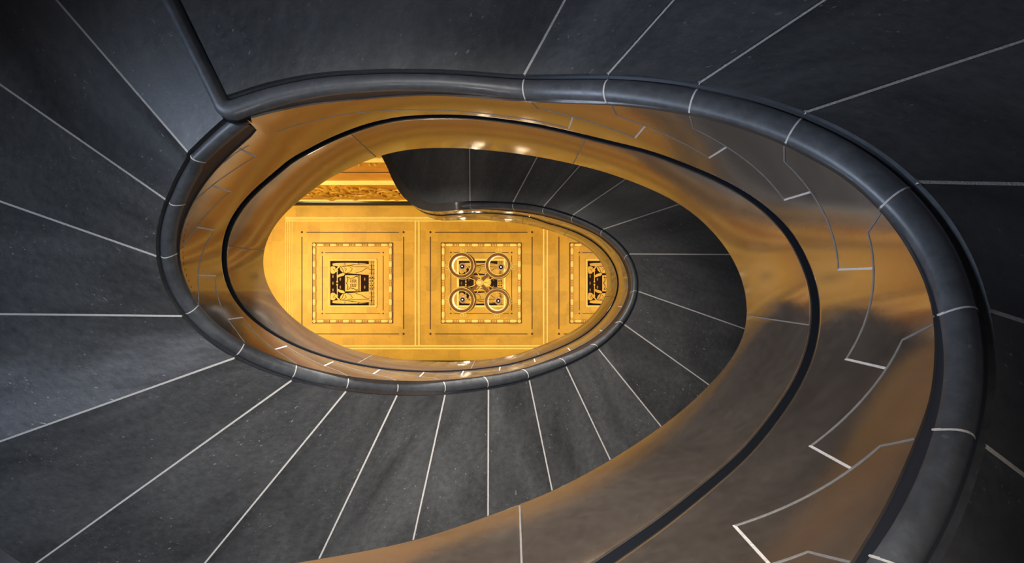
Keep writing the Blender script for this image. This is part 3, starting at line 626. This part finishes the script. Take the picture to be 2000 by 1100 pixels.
V_RISER = {-8:-88,-7:-66,-6:-47.7,-5:-28.9,-4:-13.1,-3:2.1,-2:16.7,-1:32.1,0:49.4,1:69.7,2:154,3:162.3,4:170.2,5:178.9,6:187.6,7:196,8:204.2,
           9:213.7,10:225.9,11:241.6,12:262,13:286,14:310,15:331.1,16:346.9,17:362.1,18:376.7,19:392.1,20:409.4}
def bed_z(k): return LANDING_Z+RISER*k+(.085 if k <= 1 else .05)
def ledge_t(k): return JOINT_T[k]+LEDGE[k]

def flight(parent, ks, tstart, tend, first_gap):
    pass

def slab_top(k):            # top of the block between joints k and k+1
    return LANDING_Z+RISER*(k+1)+.10

# ---- lower flight: joints -14 .. 0
lower = empty('stair_flight', (0.9, -0.6, -0.55))
prop(lower, 'nearest dark stone stair flight, sweeping up the right side to the large landing slab', 'staircase')
T_START = -168.0
ts0 = T_START
for k in range(-14, 0):
    s = slab(k, JOINT_T[k], JOINT_T[k+1], slab_top(k), lower)
    soffit_joint(JOINT_T[k], s)
    b = bead_run(JOINT_T[k], SKEW[k], JOINT_T[k+1], SKEW[k+1], lower); bead_joint(JOINT_T[k], SKEW[k], b)
s = slab(-15, T_START, JOINT_T[-14], slab_top(-15), lower, gap0=False)
bead_run(T_START, 0, JOINT_T[-14], SKEW[-14], lower)

# ---- middle landing
mid = empty('stair_landing', (-0.3, 1.9, 2.1))
prop(mid, 'large dark landing slab across the photo top, its rounded beam edge running up and left', 'landing')
s = slab(0, JOINT_T[0], T_CORNER-.02, 2.36, mid, gap1=False, name='landing_slab'); soffit_joint(JOINT_T[0], s, False)
# moulding: along the well, round the corner, and out along the beam
Ac = edgeP(T_CORNER-.02); Fc = faceP(T_CORNER-.02); zc_ = zB(148.5)
ang0 = math.atan2(Fc[1]-Ac[1], Fc[0]-Ac[0]); w0 = math.hypot(Fc[0]-Ac[0], Fc[1]-Ac[1]); ang1 = R(BEAM_DIR+90)-2*math.pi
def corner_ring(A, ang, wd, zf):
    ring = [(A[0]+math.cos(ang)*u*wd, A[1]+math.sin(ang)*u*wd, LANDING_Z-n*.088) for u, n in PROF]
    ring.append((A[0]+math.cos(ang)*wd, A[1]+math.sin(ang)*wd, zf+.016))
    ring.append((A[0]+math.cos(ang)*wd*.95, A[1]+math.sin(ang)*wd*.95, zf+.04)); ring.append((A[0], A[1], zf+.04))
    return ring
extra = []
for i in range(1, 13):
    f = i/12; extra.append(corner_ring(Ac, ang0+(ang1-ang0)*f, w0+(.085-w0)*f, zc_+(LANDING_Z+.06-zc_)*f))
bd = (math.cos(R(BEAM_DIR)), math.sin(R(BEAM_DIR)))
for i in range(1, 9):
    l = WIDTH*i/8; extra.append(corner_ring((Ac[0]+bd[0]*l, Ac[1]+bd[1]*l), ang1, .085, LANDING_Z+.06))
b = bead_run(JOINT_T[0], SKEW[0], T_CORNER-.9, 0, mid, extra=extra); bead_joint(JOINT_T[0], SKEW[0], b)

# ---- upper flight: joints 1 .. 21
upper = empty('stair_flight', (-1.6, -0.2, 2.2))
prop(upper, 'farther dark stone stair flight fanning from the left round the bottom to the right', 'staircase')
s = slab(0, T_CORNER+.05, JOINT_T[1], slab_top(0), upper, gap0=False)
bead_run(T_CORNER+.08, 0, JOINT_T[1], SKEW[1], upper)
for k in range(1, 21):
    s = slab(k, JOINT_T[k], JOINT_T[k+1], slab_top(k), upper); soffit_joint(JOINT_T[k], s)
    b = bead_run(JOINT_T[k], SKEW[k], JOINT_T[k+1], SKEW[k+1], upper); bead_joint(JOINT_T[k], SKEW[k], b)

# ---- upper landing
top = empty('stair_landing', (-0.4, 2.0, ZU))
prop(top, 'small dark stone landing high up with a curved corner, in front of the gold frieze', 'landing')
O21 = outerP(JOINT_T[21]); Aend = edgeP(T_END)
def fan(t):
    f = (t-JOINT_T[21])/(T_END-JOINT_T[21]); f = f**.8; return (O21[0]+(Aend[0]+.02-O21[0])*f, O21[1]+(Aend[1]+.3-O21[1])*f)
s = slab(21, JOINT_T[21], T_END, ZU+.26, top, gap1=False, fan=fan, name='landing_slab'); soffit_joint(JOINT_T[21], s, False)
b = bead_run(JOINT_T[21], 0, T_END, 0, top); bead_joint(JOINT_T[21], 0, b)

# ---- inner string faces, with their bed joints, and the parapets above
def string(t0, t1, parent):
    ts = frange(t0, t1, 1.0)
    if t0 < 150.5 < t1: ts = sorted(set(ts+[148.6, 148.95, 149.3, 149.8, 150.4]))
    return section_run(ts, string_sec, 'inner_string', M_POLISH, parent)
s_low = string(T_START, 88.0, lower); s_mid = string(88.0, 149.0, mid); s_up = string(149.0, 480.4, upper); s_top = string(480.4, T_END, top)
def host(t): return s_low if t < 88 else s_mid if t < 149 else s_up if t < 480.4 else s_top
for k, v in V_RISER.items():
    T_ = bed_z(k); wd = .0055 if k < 2 else .005
    tl = ledge_t(k) if k in JOINT_T and k != 0 and k != 1 else (ledge_t(k) if k == 1 else 87)
    if k == 0: tl = ledge_t(0)
    # bed joint from the moulding back to the riser
    rise = 2.7
    pts = [(tl, zB(tl)+.001)]
    t = tl-rise
    while t > v: 
        pts.append((t, max(T_, zB(t)+.012))); t -= 2.5
    pts.append((v, max(T_, zB(v)+.012)))
    if k == 1:
        seg = [p for p in pts if p[0] < 148]; face_strip(seg, .003, s_mid); seg = [p for p in pts if p[0] > 151]; 
        if len(seg) > 1: face_strip(seg, .003, s_up)
    else:
        face_strip(pts, wd*.6 if k >= 2 else wd, host(v))
    zt = min(T_+.003, zC(v)-.05)
    zl = max(T_-RISER, zB(v)+.004)
    if zt > zl+.02: face_strip([(v, zl), (v, zt)], .007 if k < 2 else .009, host(v), M_MORTAR)
# shadow gap under the parapet: a near-black strip added to paint in its shade
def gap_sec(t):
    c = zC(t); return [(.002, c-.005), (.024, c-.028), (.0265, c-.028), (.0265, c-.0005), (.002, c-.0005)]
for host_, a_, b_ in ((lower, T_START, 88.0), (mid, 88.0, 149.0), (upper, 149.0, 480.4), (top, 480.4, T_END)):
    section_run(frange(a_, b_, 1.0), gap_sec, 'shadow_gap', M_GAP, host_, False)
# parapet stones between their upright joints
PJ = [T_START, -88, -8.4, 62.6, 88.0, 137.4, 149.0, 172.9, 208.0, 245, 290, 351, 402, 440, 480.4, 500, T_END]
def par_parent(t): return lower if t < 88 else mid if t < 149 else upper if t < 480.4 else top
for i in range(len(PJ)-1):
    a, b_ = PJ[i], PJ[i+1]
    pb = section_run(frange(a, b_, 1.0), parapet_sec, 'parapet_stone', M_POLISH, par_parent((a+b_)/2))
    if a not in (T_START, 88.0, 149.0, 480.4, 500):
        z0, z1 = zC(a)+.004, zD(a)-.03
        o = face_strip([(a, z0), (a, z1)], .005, pb, M_MORTAR_FINE, .0052)

# ------------------------------------------------------------------ stair hall
fl = MB(); fl.box(-14, 12, -12, 12, -.75, -.55); prop(fl.build('floor', M_FLOOR), kind='structure')

# ------------------------------------------------------------------ gilded hall ceiling
K = ZC/1000.0
def X(px): return (px-1000)*K
def Y(py): return (550-py)*K
YN, YS = Y(403)+.14, Y(703)-.14
ce = MB(); ce.box(-11, 8, YS-.4, YN+.4, ZC, ZC+.3); ceil = prop(ce.build('ceiling', M_GOLD), kind='structure')
def mould_h(mb, px0, px1, py, r=.022):     # half-round moulding under the ceiling along x
    mb.tube([(X(px0), Y(py), ZC-.004), (X(px1), Y(py), ZC-.004)], r, 8)
def mould_v(mb, px, py0, py1, r=.022):
    mb.tube([(X(px), Y(py0), ZC-.004), (X(px), Y(py1), ZC-.004)], r, 8)
rb = MB()
for q in (424.5, 427.5, 431.5): mould_h(rb, 558, 1420, q, .018)
for q in (676, 681.5): mould_h(rb, 558, 1420, q, .024)
prop(rb.build('trim_1', M_GOLD_BRIGHT, None, True), kind='structure')
rb = MB()
for q in (558.5, 562.5, 566.5, 571): mould_v(rb, q, 424, 681, .012)
for c in (815, 1065.5, 1316): 
    for d_ in (-3.6, 3.6): mould_v(rb, c+d_, 431, 676, .024)
prop(rb.build('trim_2', M_GOLD_BRIGHT, None, True), kind='structure')

def coffer(cx, label, cy=553.0):
    t = empty('gilded_coffer', (X(cx), Y(cy), ZC))
    prop(t, label, 'coffer', 'gilded coffers of the ceiling')
    Z1 = ZC-.004
    def rect_lines(hs, wpx, dot, gap, zt):
        m = MB(); w_ = wpx*K/2
        for s in (-1, 1):
            m.box(X(cx-hs+gap), X(cx+hs-gap), Y(cy+s*hs)-w_, Y(cy+s*hs)+w_, zt-.004, ZC+.002)
            m.box(X(cx+s*hs)-w_, X(cx+s*hs)+w_, Y(cy+hs-gap), Y(cy-hs+gap), zt-.004, ZC+.002)
            for q in (-1, 1): m.lathe([(0.0001, zt-.004), (dot*K, zt-.004), (dot*K, ZC+.002)], X(cx+s*hs), Y(cy+q*hs), 16)
        return m.build('inlay_line', M_INLAY, t)
    rect_lines(99.3, 1.6, 2.1, 9, Z1)
    # sunk band holding the bead and reel ornament: dark edge, deep gold bed
    m = MB()
    for s in (-1, 1):
        for h_ in (78.3,):
            m.box(X(cx-h_), X(cx+h_), Y(cy+s*h_)-.008, Y(cy+s*h_)+.008, Z1-.012, ZC+.002)
            m.box(X(cx+s*h_)-.008, X(cx+s*h_)+.008, Y(cy+h_), Y(cy-h_), Z1-.012, ZC+.002)
    m.build('band_edge', M_INLAY, t)
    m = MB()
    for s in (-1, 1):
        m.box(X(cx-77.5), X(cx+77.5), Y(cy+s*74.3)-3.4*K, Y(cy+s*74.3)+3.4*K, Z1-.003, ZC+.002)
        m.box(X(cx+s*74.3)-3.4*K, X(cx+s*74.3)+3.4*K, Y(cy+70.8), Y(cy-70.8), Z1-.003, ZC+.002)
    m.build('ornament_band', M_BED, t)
    m = MB()
    n = 6; pitch = 148.6/n
    for s in (-1, 1):
        for q in (-1, 1): 
            m.lathe([(.0001, ZC-.03), (1.2*K, ZC-.03), (1.6*K, ZC-.02), (1.8*K, ZC-.045), (3.2*K, ZC-.05), (3.4*K, ZC-.004)], X(cx+s*74.3), Y(cy+q*74.3), 14)
        for i in range(n+1):
            p = -74.3+pitch*i
            for horiz in (True, False):
                def B(c0, rl, rw, rz):
                    if horiz: m.ball((X(cx+c0), Y(cy+s*74.3), ZC-.012), (rl*K, rw*K, rz), 10, 6)
                    else: m.ball((X(cx+s*74.3), Y(cy+c0), ZC-.012), (rw*K, rl*K, rz), 10, 6)
                if 0 < i < n:
                    B(p, 1.6, 1.9, .035); B(p-3.2, 1.1, 2.7, .045); B(p+3.2, 1.1, 2.7, .045)
                elif i == 0: B(p+5.4, 1.0, 2.2, .035)
                else: B(p-5.4, 1.0, 2.2, .035)
                if i < n:
                    c0 = p+pitch/2; L_ = 7.0
                    # long bead: flat topped lozenge
                    pts = []
                    for a in range(16):
                        an = 2*math.pi*a/16; ca, sa = math.cos(an), math.sin(an)
                        pts.append((c0+math.copysign(abs(ca)**.5, ca)*L_, math.copysign(abs(sa)**.7, sa)*3.0))
                    ring0 = []; ring1 = []; ring2 = []
                    for u, v_ in pts:
                        f = .62
                        if horiz:
                            ring0.append((X(cx+u), Y(cy+s*74.3+v_), ZC-.002)); ring1.append((X(cx+c0+(u-c0)*.93), Y(cy+s*74.3+v_*.85), ZC-.045)); ring2.append((X(cx+c0+(u-c0)*.8), Y(cy+s*74.3+v_*.35), ZC-.055))
                        else:
                            ring0.append((X(cx+s*74.3+v_), Y(cy+u), ZC-.002)); ring1.append((X(cx+s*74.3+v_*.85), Y(cy+c0+(u-c0)*.93), ZC-.045)); ring2.append((X(cx+s*74.3+v_*.35), Y(cy+c0+(u-c0)*.8), ZC-.055))
                    V, F = loft([ring0, ring1, ring2]); m.add(V, F)
    m.build('bead_and_reel', M_GOLD_BRIGHT, t, True, 40)
    rect_lines(59.5, 1.1, 1.5, 6, Z1)
    # inner frame
    m = MB()
    for (h_, r_) in ((46.2, .022), (44.4, .012)):
        for s in (-1, 1):
            m.tube([(X(cx-h_), Y(cy+s*h_), ZC-.012), (X(cx+h_), Y(cy+s*h_), ZC-.012)], r_, 8)
            m.tube([(X(cx+s*h_), Y(cy-h_), ZC-.012), (X(cx+s*h_), Y(cy+h_), ZC-.012)], r_, 8)
    m.build('picture_frame', M_GOLD_BRIGHT, t, True)
    # inlaid picture: two robed figures blowing horns either side of a tablet, lying on their sides
    ox, oy = cx-50.0, cy-53.0
    def P(u, v): return (X(ox+u/10.0), Y(oy+v/10.0))
    pic = MB(); a = P(68, 100); b = P(932, 966); pic.box(a[0], b[0], b[1], a[1], ZC-.006, ZC+.002)
    pic = pic.build('picture', M_INK, t)
    g = MB(); z0, z1 = ZC-.010, ZC-.004
    def mir(pts): return [(u, 1066-v) for u, v in pts]
    g.poly([P(815, 100), P(932, 100), P(932, 966), P(815, 966)], z0, z1)
    shapes = [[(245,215),(330,198),(480,190),(640,160),(860,160),(878,250),(862,372),(700,365),(500,345),(350,332),(300,320),(262,280)],
              [(105,150),(180,140),(350,133),(640,140),(820,150),(640,163),(450,183),(250,207),(112,190)],
              [(200,425),(198,385),(250,352),(320,332),(355,348),(322,388),(250,405)],
              [(70,215),(110,200),(150,212),(175,240),(205,262),(218,290),(190,310),(165,318),(150,340),(110,352),(80,335),(70,290)],
              [(150,262),(205,215),(238,198),(246,215),(205,262),(160,300),(140,290)]]
    for i, s_ in enumerate(shapes):
        zz = .0012*(i+1)
        for q in (s_, mir(s_)): g.poly([P(*p) for p in q], z0-zz, z1)
    for q in ([(199,300),(199,518)], mir([(199,300),(199,518)])): g.stroke([P(*p) for p in q], .02, z0, z1)
    for q in ([(199,490),(199,520)], mir([(199,490),(199,520)])): g.stroke([P(*p) for p in q], .04, z0-.001, z1)
    g.poly([P(352, 378), P(658, 378), P(658, 692), P(352, 692)], z0, z1)
    g.build('gold_inlay', M_GOLD, pic)
    d = MB(); zz0, zz1 = z0-.008, z0+.001
    def st(pts, wd=.011, both=True):
        d.stroke([P(*p) for p in pts], wd, zz0, zz1)
        if both: d.stroke([P(*p) for p in mir(pts)], wd, zz0, zz1)
    st([(262,210),(300,250),(330,330)]); st([(300,215),(370,205),(450,215),(495,250),(460,310),(400,330)]); st([(335,230),(380,260),(350,300)])
    st([(480,215),(640,212),(820,220)]); st([(560,335),(680,300),(760,245),(830,235)]); st([(350,133),(352,180)]); st([(250,207),(450,183),(640,160),(820,150)])
    st([(150,262),(205,222)]); st([(120,250),(150,300)]); st([(600,140),(640,160)]); st([(868,165),(880,260),(866,368)], .01)
    st([(385,410),(420,415),(445,440),(520,430),(560,400),(600,410)], .014); st([(385,410),(410,460),(400,500),(375,533)], .014)
    for i in range(4):
        st([(450+i*32,460),(470+i*32,480),(455+i*32,500),(475+i*32,520)], .013)
    st([(560,400),(570,390),(600,395)], .012); st([(612,378),(612,692)], .01, False); st([(632,378),(632,692)], .01, False)
    st([(862,100),(862,966)], .009, False); st([(900,100),(900,966)], .009, False)
    for v in (120, 190, 265, 340, 445): st([(815,v),(930,v)], .008)
    d.stroke([P(815,533), P(930,533)], .009, zz0, zz1)
    for u in (840, 885):
        for v in (420, 490): 
            for q in (v, 1066-v): d.poly([P(u-9, q-11), P(u+9, q-11), P(u+9, q+11), P(u-9, q+11)], zz0, zz1)
    d.build('dark_linework', M_INK, pic)
    g = MB()
    for (u, v) in ((115,400),(115,533),(115,666),(258,455),(258,611),(735,455),(735,611)):
        g.poly([P(u+15*math.cos(a*math.pi/5), v+32*math.sin(a*math.pi/5)) for a in range(10)], z0, z1)
    g.build('small_flower', M_BRONZE, pic)
    return t
coffer(689, 'square gilded coffer fully in view, left of the chandelier, showing robed figures')
coffer(940, 'square gilded coffer that the four-ring chandelier hangs from')
coffer(1191, 'gilded coffer at the right, half hidden by the stair parapet')

# ------------------------------------------------------------------ entablature walls either side of the ceiling
def entablature(sign, nm, i0):
    y = YN if sign > 0 else YS
    zz = lambda py: YN/((550-py)*1e-3)      # heights read off on the north wall
    m = MB(); m.box(-11, 8, min(y, y+.35*sign), max(y, y+.35*sign), 8.2, ZC); prop(m.build(nm, M_GOLD_DEEP), kind='structure')
    m = MB(); m.tube([(-11, y-.03*sign, ZC-.11), (8, y-.03*sign, ZC-.11)], .11, 20)
    prop(m.build('trim_%d' % i0, M_BLACK, None, True, 50), kind='structure')
    m = MB()
    for z, r in ((13.78, .03), (11.4, .04), (11.28, .03), (11.2, .04), (9.2, .05), (9.1, .03)):
        m.tube([(-11, y-.01*sign, z), (8, y-.01*sign, z)], r, 10)
    prop(m.build('trim_%d' % (i0+1), M_GOLD_BRIGHT, None, True), kind='structure')
    m = MB(); m.box(-11, 8, min(y-.006*sign, y), max(y-.006*sign, y), 10.28, 10.34); prop(m.build('trim_%d' % (i0+2), M_INLAY), kind='structure')
    # carved foliage scrolls
    rnd = random.Random(5+i0); m = MB(); x = -6.2
    while x < 1.2:
        sg = 1 if int((x+20)/.8) % 2 else -1; cz = 12.55+.2*sg
        for arm_ in (0, 1):
            pts = []; rr = []
            for k in range(20):
                f = k/19; a = sg*(f*1.4*2*math.pi)+x*2+arm_*3.1; rad = (.75 if arm_ == 0 else .5)*(1-f)+.05
                pts.append((x+arm_*.35+math.cos(a)*rad*.6, y-(.015+.03*f)*sign, cz+math.sin(a)*rad*1.2)); rr.append(.022+.02*f)
            m.tube(pts, rr, 5)
        for k in range(34):
            a = rnd.uniform(0, 6.28); rad = rnd.uniform(.1, 1.0)
            m.ball((x+math.cos(a)*rad*.6, y-.005*sign, min(13.7, max(11.5, cz+math.sin(a)*rad*1.3))), (rnd.uniform(.03, .11), .035, rnd.uniform(.04, .16)), 7, 4)
        x += .8
    for i in range(22):                     # small pale studs along the lower moulding
        xx = -5.6+i*.30
        m.ball((xx, y-.05*sign, 9.42), (.035, .04, .06), 7, 4); m.ball((xx+.10, y-.05*sign, 9.42), (.035, .04, .06), 7, 4)
    t = m.build('frieze_relief' if 0 else 'trim_%d' % (i0+3), M_GOLD, None, True, 60); prop(t, kind='structure')
entablature(1, 'wall_north', 3); entablature(-1, 'wall_south', 7)

def shell(nm, x0, x1, y0, y1, z0, z1, m):
    b = MB(); b.box(x0, x1, y0, y1, z0, z1); prop(b.build(nm, m), kind='structure')
shell('wall_north', -9.5, 7, 3.4, 3.6, 5.6, 8.6, M_BEIGE); shell('wall_south', -9.5, 7, -3.6, -3.4, 5.6, 8.6, M_BEIGE)
shell('wall_west', -9.7, -9.5, -3.6, 3.6, 5.6, ZC, M_BEIGE); shell('wall_east', 7, 7.2, -3.6, 3.6, 5.6, ZC, M_BEIGE)
shell('trim_11', -9.5, 7, 2.45, 3.6, 8.6, 8.7, M_BEIGE); shell('trim_12', -9.5, 7, -3.6, -2.45, 8.6, 8.7, M_BEIGE)
shell('floor', -9.5, -4.3, -3.4, 3.4, 5.62, 5.8, M_FLOOR); shell('floor', 3.4, 7, -3.4, 3.4, 5.62, 5.8, M_FLOOR)

for i, (x_, y_, e_) in enumerate(((-6.2, 2.9, 26), (-6.2, -2.9, 26), (-1.6, -3.2, 16), (-1.6, 3.2, 16), (2.6, 3.1, 26), (2.6, -3.1, 26), (5.6, 0, 30))):  # added fill points, out of view, to brighten the upper hall walls
    lp = D.lights.new('hall_fill', 'POINT'); lp.energy = e_; lp.color = (1, .84, .62); lp.shadow_soft_size = .12
    lo = D.objects.new('hall_fill', lp); C.objects.link(lo); lo.location = (x_, FLIP*y_, 7.9)

# ------------------------------------------------------------------ chandelier
ch = empty('chandelier', (X(937), Y(552), ZC))
prop(ch, 'gilt bronze chandelier of four rings joined by a cross, hanging from the middle coffer', 'chandelier')
ZL = 11.2; KL = ZL/1000.0
def q(px, py, z=ZL): return ((px-1000)*z/1000.0, (550-py)*z/1000.0)
hub = q(937, 552)
m = MB(); m.lathe([(.0001, ZL-.06), (.04, ZL-.055), (.055, ZL-.02), (.03, ZL-.01), (.075, ZL), (.085, ZL+.03), (.06, ZL+.08), (.025, ZL+.12), (.02, ZL+.5), (.05, ZL+.55), (.02, ZL+.6), (.02, ZC-.12), (.12, ZC-.05), (.14, ZC)], hub[0], hub[1], 20)
m.build('hub_and_stem', M_GOLD_BRIGHT, ch, True, 50)
RC = [((901, 518.5), [(906, 486), (872, 521.5)]), ((972.8, 518.5), [(974, 486.5), (1006, 522)]), ((901.5, 586.6), [(873.5, 585), (905.5, 620)]), ((970.8, 589), [(1005, 588), (971, 620)])]
for (c, orn) in RC:
    cx_, cy_ = q(*c); ro, ri = 25*KL, 18.2*KL
    m = MB(); m.lathe([(ri, ZL), (ro, ZL), (ro+.005, ZL+.03), (ro, ZL+.04), (ro, ZL+.30), (ro+.015, ZL+.32), (ro+.015, ZL+.35), (ri+.02, ZL+.35), (ri, ZL+.30), (ri, ZL)], cx_, cy_, 48)
    r_ = m.build('ring', M_BRONZE, ch, True, 30)
    for rr_, zz_, th_ in ((ro-.004, ZL, .007), (ri+.004, ZL, .007), (ro+.012, ZL+.34, .016)):
        m = MB(); m.tube([(cx_+rr_*math.cos(a*math.pi/24), cy_+rr_*math.sin(a*math.pi/24), zz_) for a in range(49)], th_, 6)
        m.build('gilt_edging', M_GOLD_BRIGHT, r_, True)
    for (ox_, oy_) in orn:
        a = q(ox_, oy_, ZL+.1); dx, dy = a[0]-cx_, a[1]-cy_; l = math.hypot(dx, dy); dx, dy = dx/l, dy/l
        m = MB()
        for s in (-1, 1):
            pts = []
            for k in range(15):
                f = k/14; an = f*4.4; rad = .045*(1-.55*f)
                u = .05+rad*math.cos(an)-.01; v_ = s*(.03+rad*math.sin(an)*.9)
                bx, by = cx_+dx*(ro+u), cy_+dy*(ro+u); pts.append((bx-dy*v_, by+dx*v_, ZL+.1))
            m.tube(pts, .008, 6)
        m.ball((cx_+dx*(ro+.02), cy_+dy*(ro+.02), ZL+.1), (.02, .02, .03)); m.tube([(cx_+dx*ro, cy_+dy*ro, ZL+.1), (cx_+dx*(ro+.09), cy_+dy*(ro+.09), ZL+.1)], .007, 6)
        m.build('scroll', M_GOLD_BRIGHT, r_, True)
    # arm from the hub
    dx, dy = cx_-hub[0], cy_-hub[1]; l = math.hypot(dx, dy); dx, dy = dx/l, dy/l; e = l-ro+.02
    m = MB(); wd = .032
    P0 = (hub[0]+dx*.05, hub[1]+dy*.05); P1 = (hub[0]+dx*e, hub[1]+dy*e)
    m.poly([(P0[0]-dy*wd, P0[1]+dx*wd), (P1[0]-dy*wd, P1[1]+dx*wd), (P1[0]+dy*wd, P1[1]-dx*wd), (P0[0]+dy*wd, P0[1]-dx*wd)], ZL+.01, ZL+.06)
    m.build('arm', M_BRONZE, ch)
    # suspension rod from stem to ring rim
    m = MB(); 
    for s in (-.5, .5):
        a = math.atan2(-dy, -dx)+s; m.tube([(cx_+ro*math.cos(a)*.98, cy_+ro*math.sin(a)*.98, ZL+.33), (hub[0], hub[1], ZL+1.5)], .009, 6)
    m.build('suspension_rod', M_GOLD_BRIGHT, ch)
    bz = ZL+.42; off = {901: (1.5, 2.1), 972.8: (5.6, 3.1), 901.5: (1.6, -.9), 970.8: (2.4, -1.0)}[c[0]]
    bx, by = q(c[0]+off[0], c[1]+off[1], bz)
    m = MB(); m.lathe([(.0001, bz), (.018, bz), (.024, bz+.03), (.045, bz+.04), (.05, bz+.07), (.03, bz+.10), (.012, bz+.12), (.012, bz+.5), (.0001, bz+.5)], bx, by, 20); m.build('lamp_holder', M_LAMPHOLD, ch, True, 40)
    m = MB(); m.lathe([(.05, bz+.03), (.07, bz+.05), (.088, bz+.10), (.08, bz+.16), (.045, bz+.19), (.04, bz+.18), (.075, bz+.155), (.082, bz+.10), (.065, bz+.056), (.05, bz+.03)], bx, by, 24); m.build('glass_shade', M_BULB, ch, True)
    m = MB(); m.ball((bx, by, bz-.012), (.013, .013, .015)); m.build('bulb', plain('lit_bulb', (1, .9, .7), .3, 0, 1.5, 0, 1, ((1, .8, .6), 6)), ch, True)
    lp = D.lights.new('chandelier_lamp', 'POINT'); lp.energy = 9; lp.color = WARM; lp.shadow_soft_size = .08
    lo = D.objects.new('chandelier_lamp', lp); C.objects.link(lo); lo.location = (bx, FLIP*by, bz+.75)
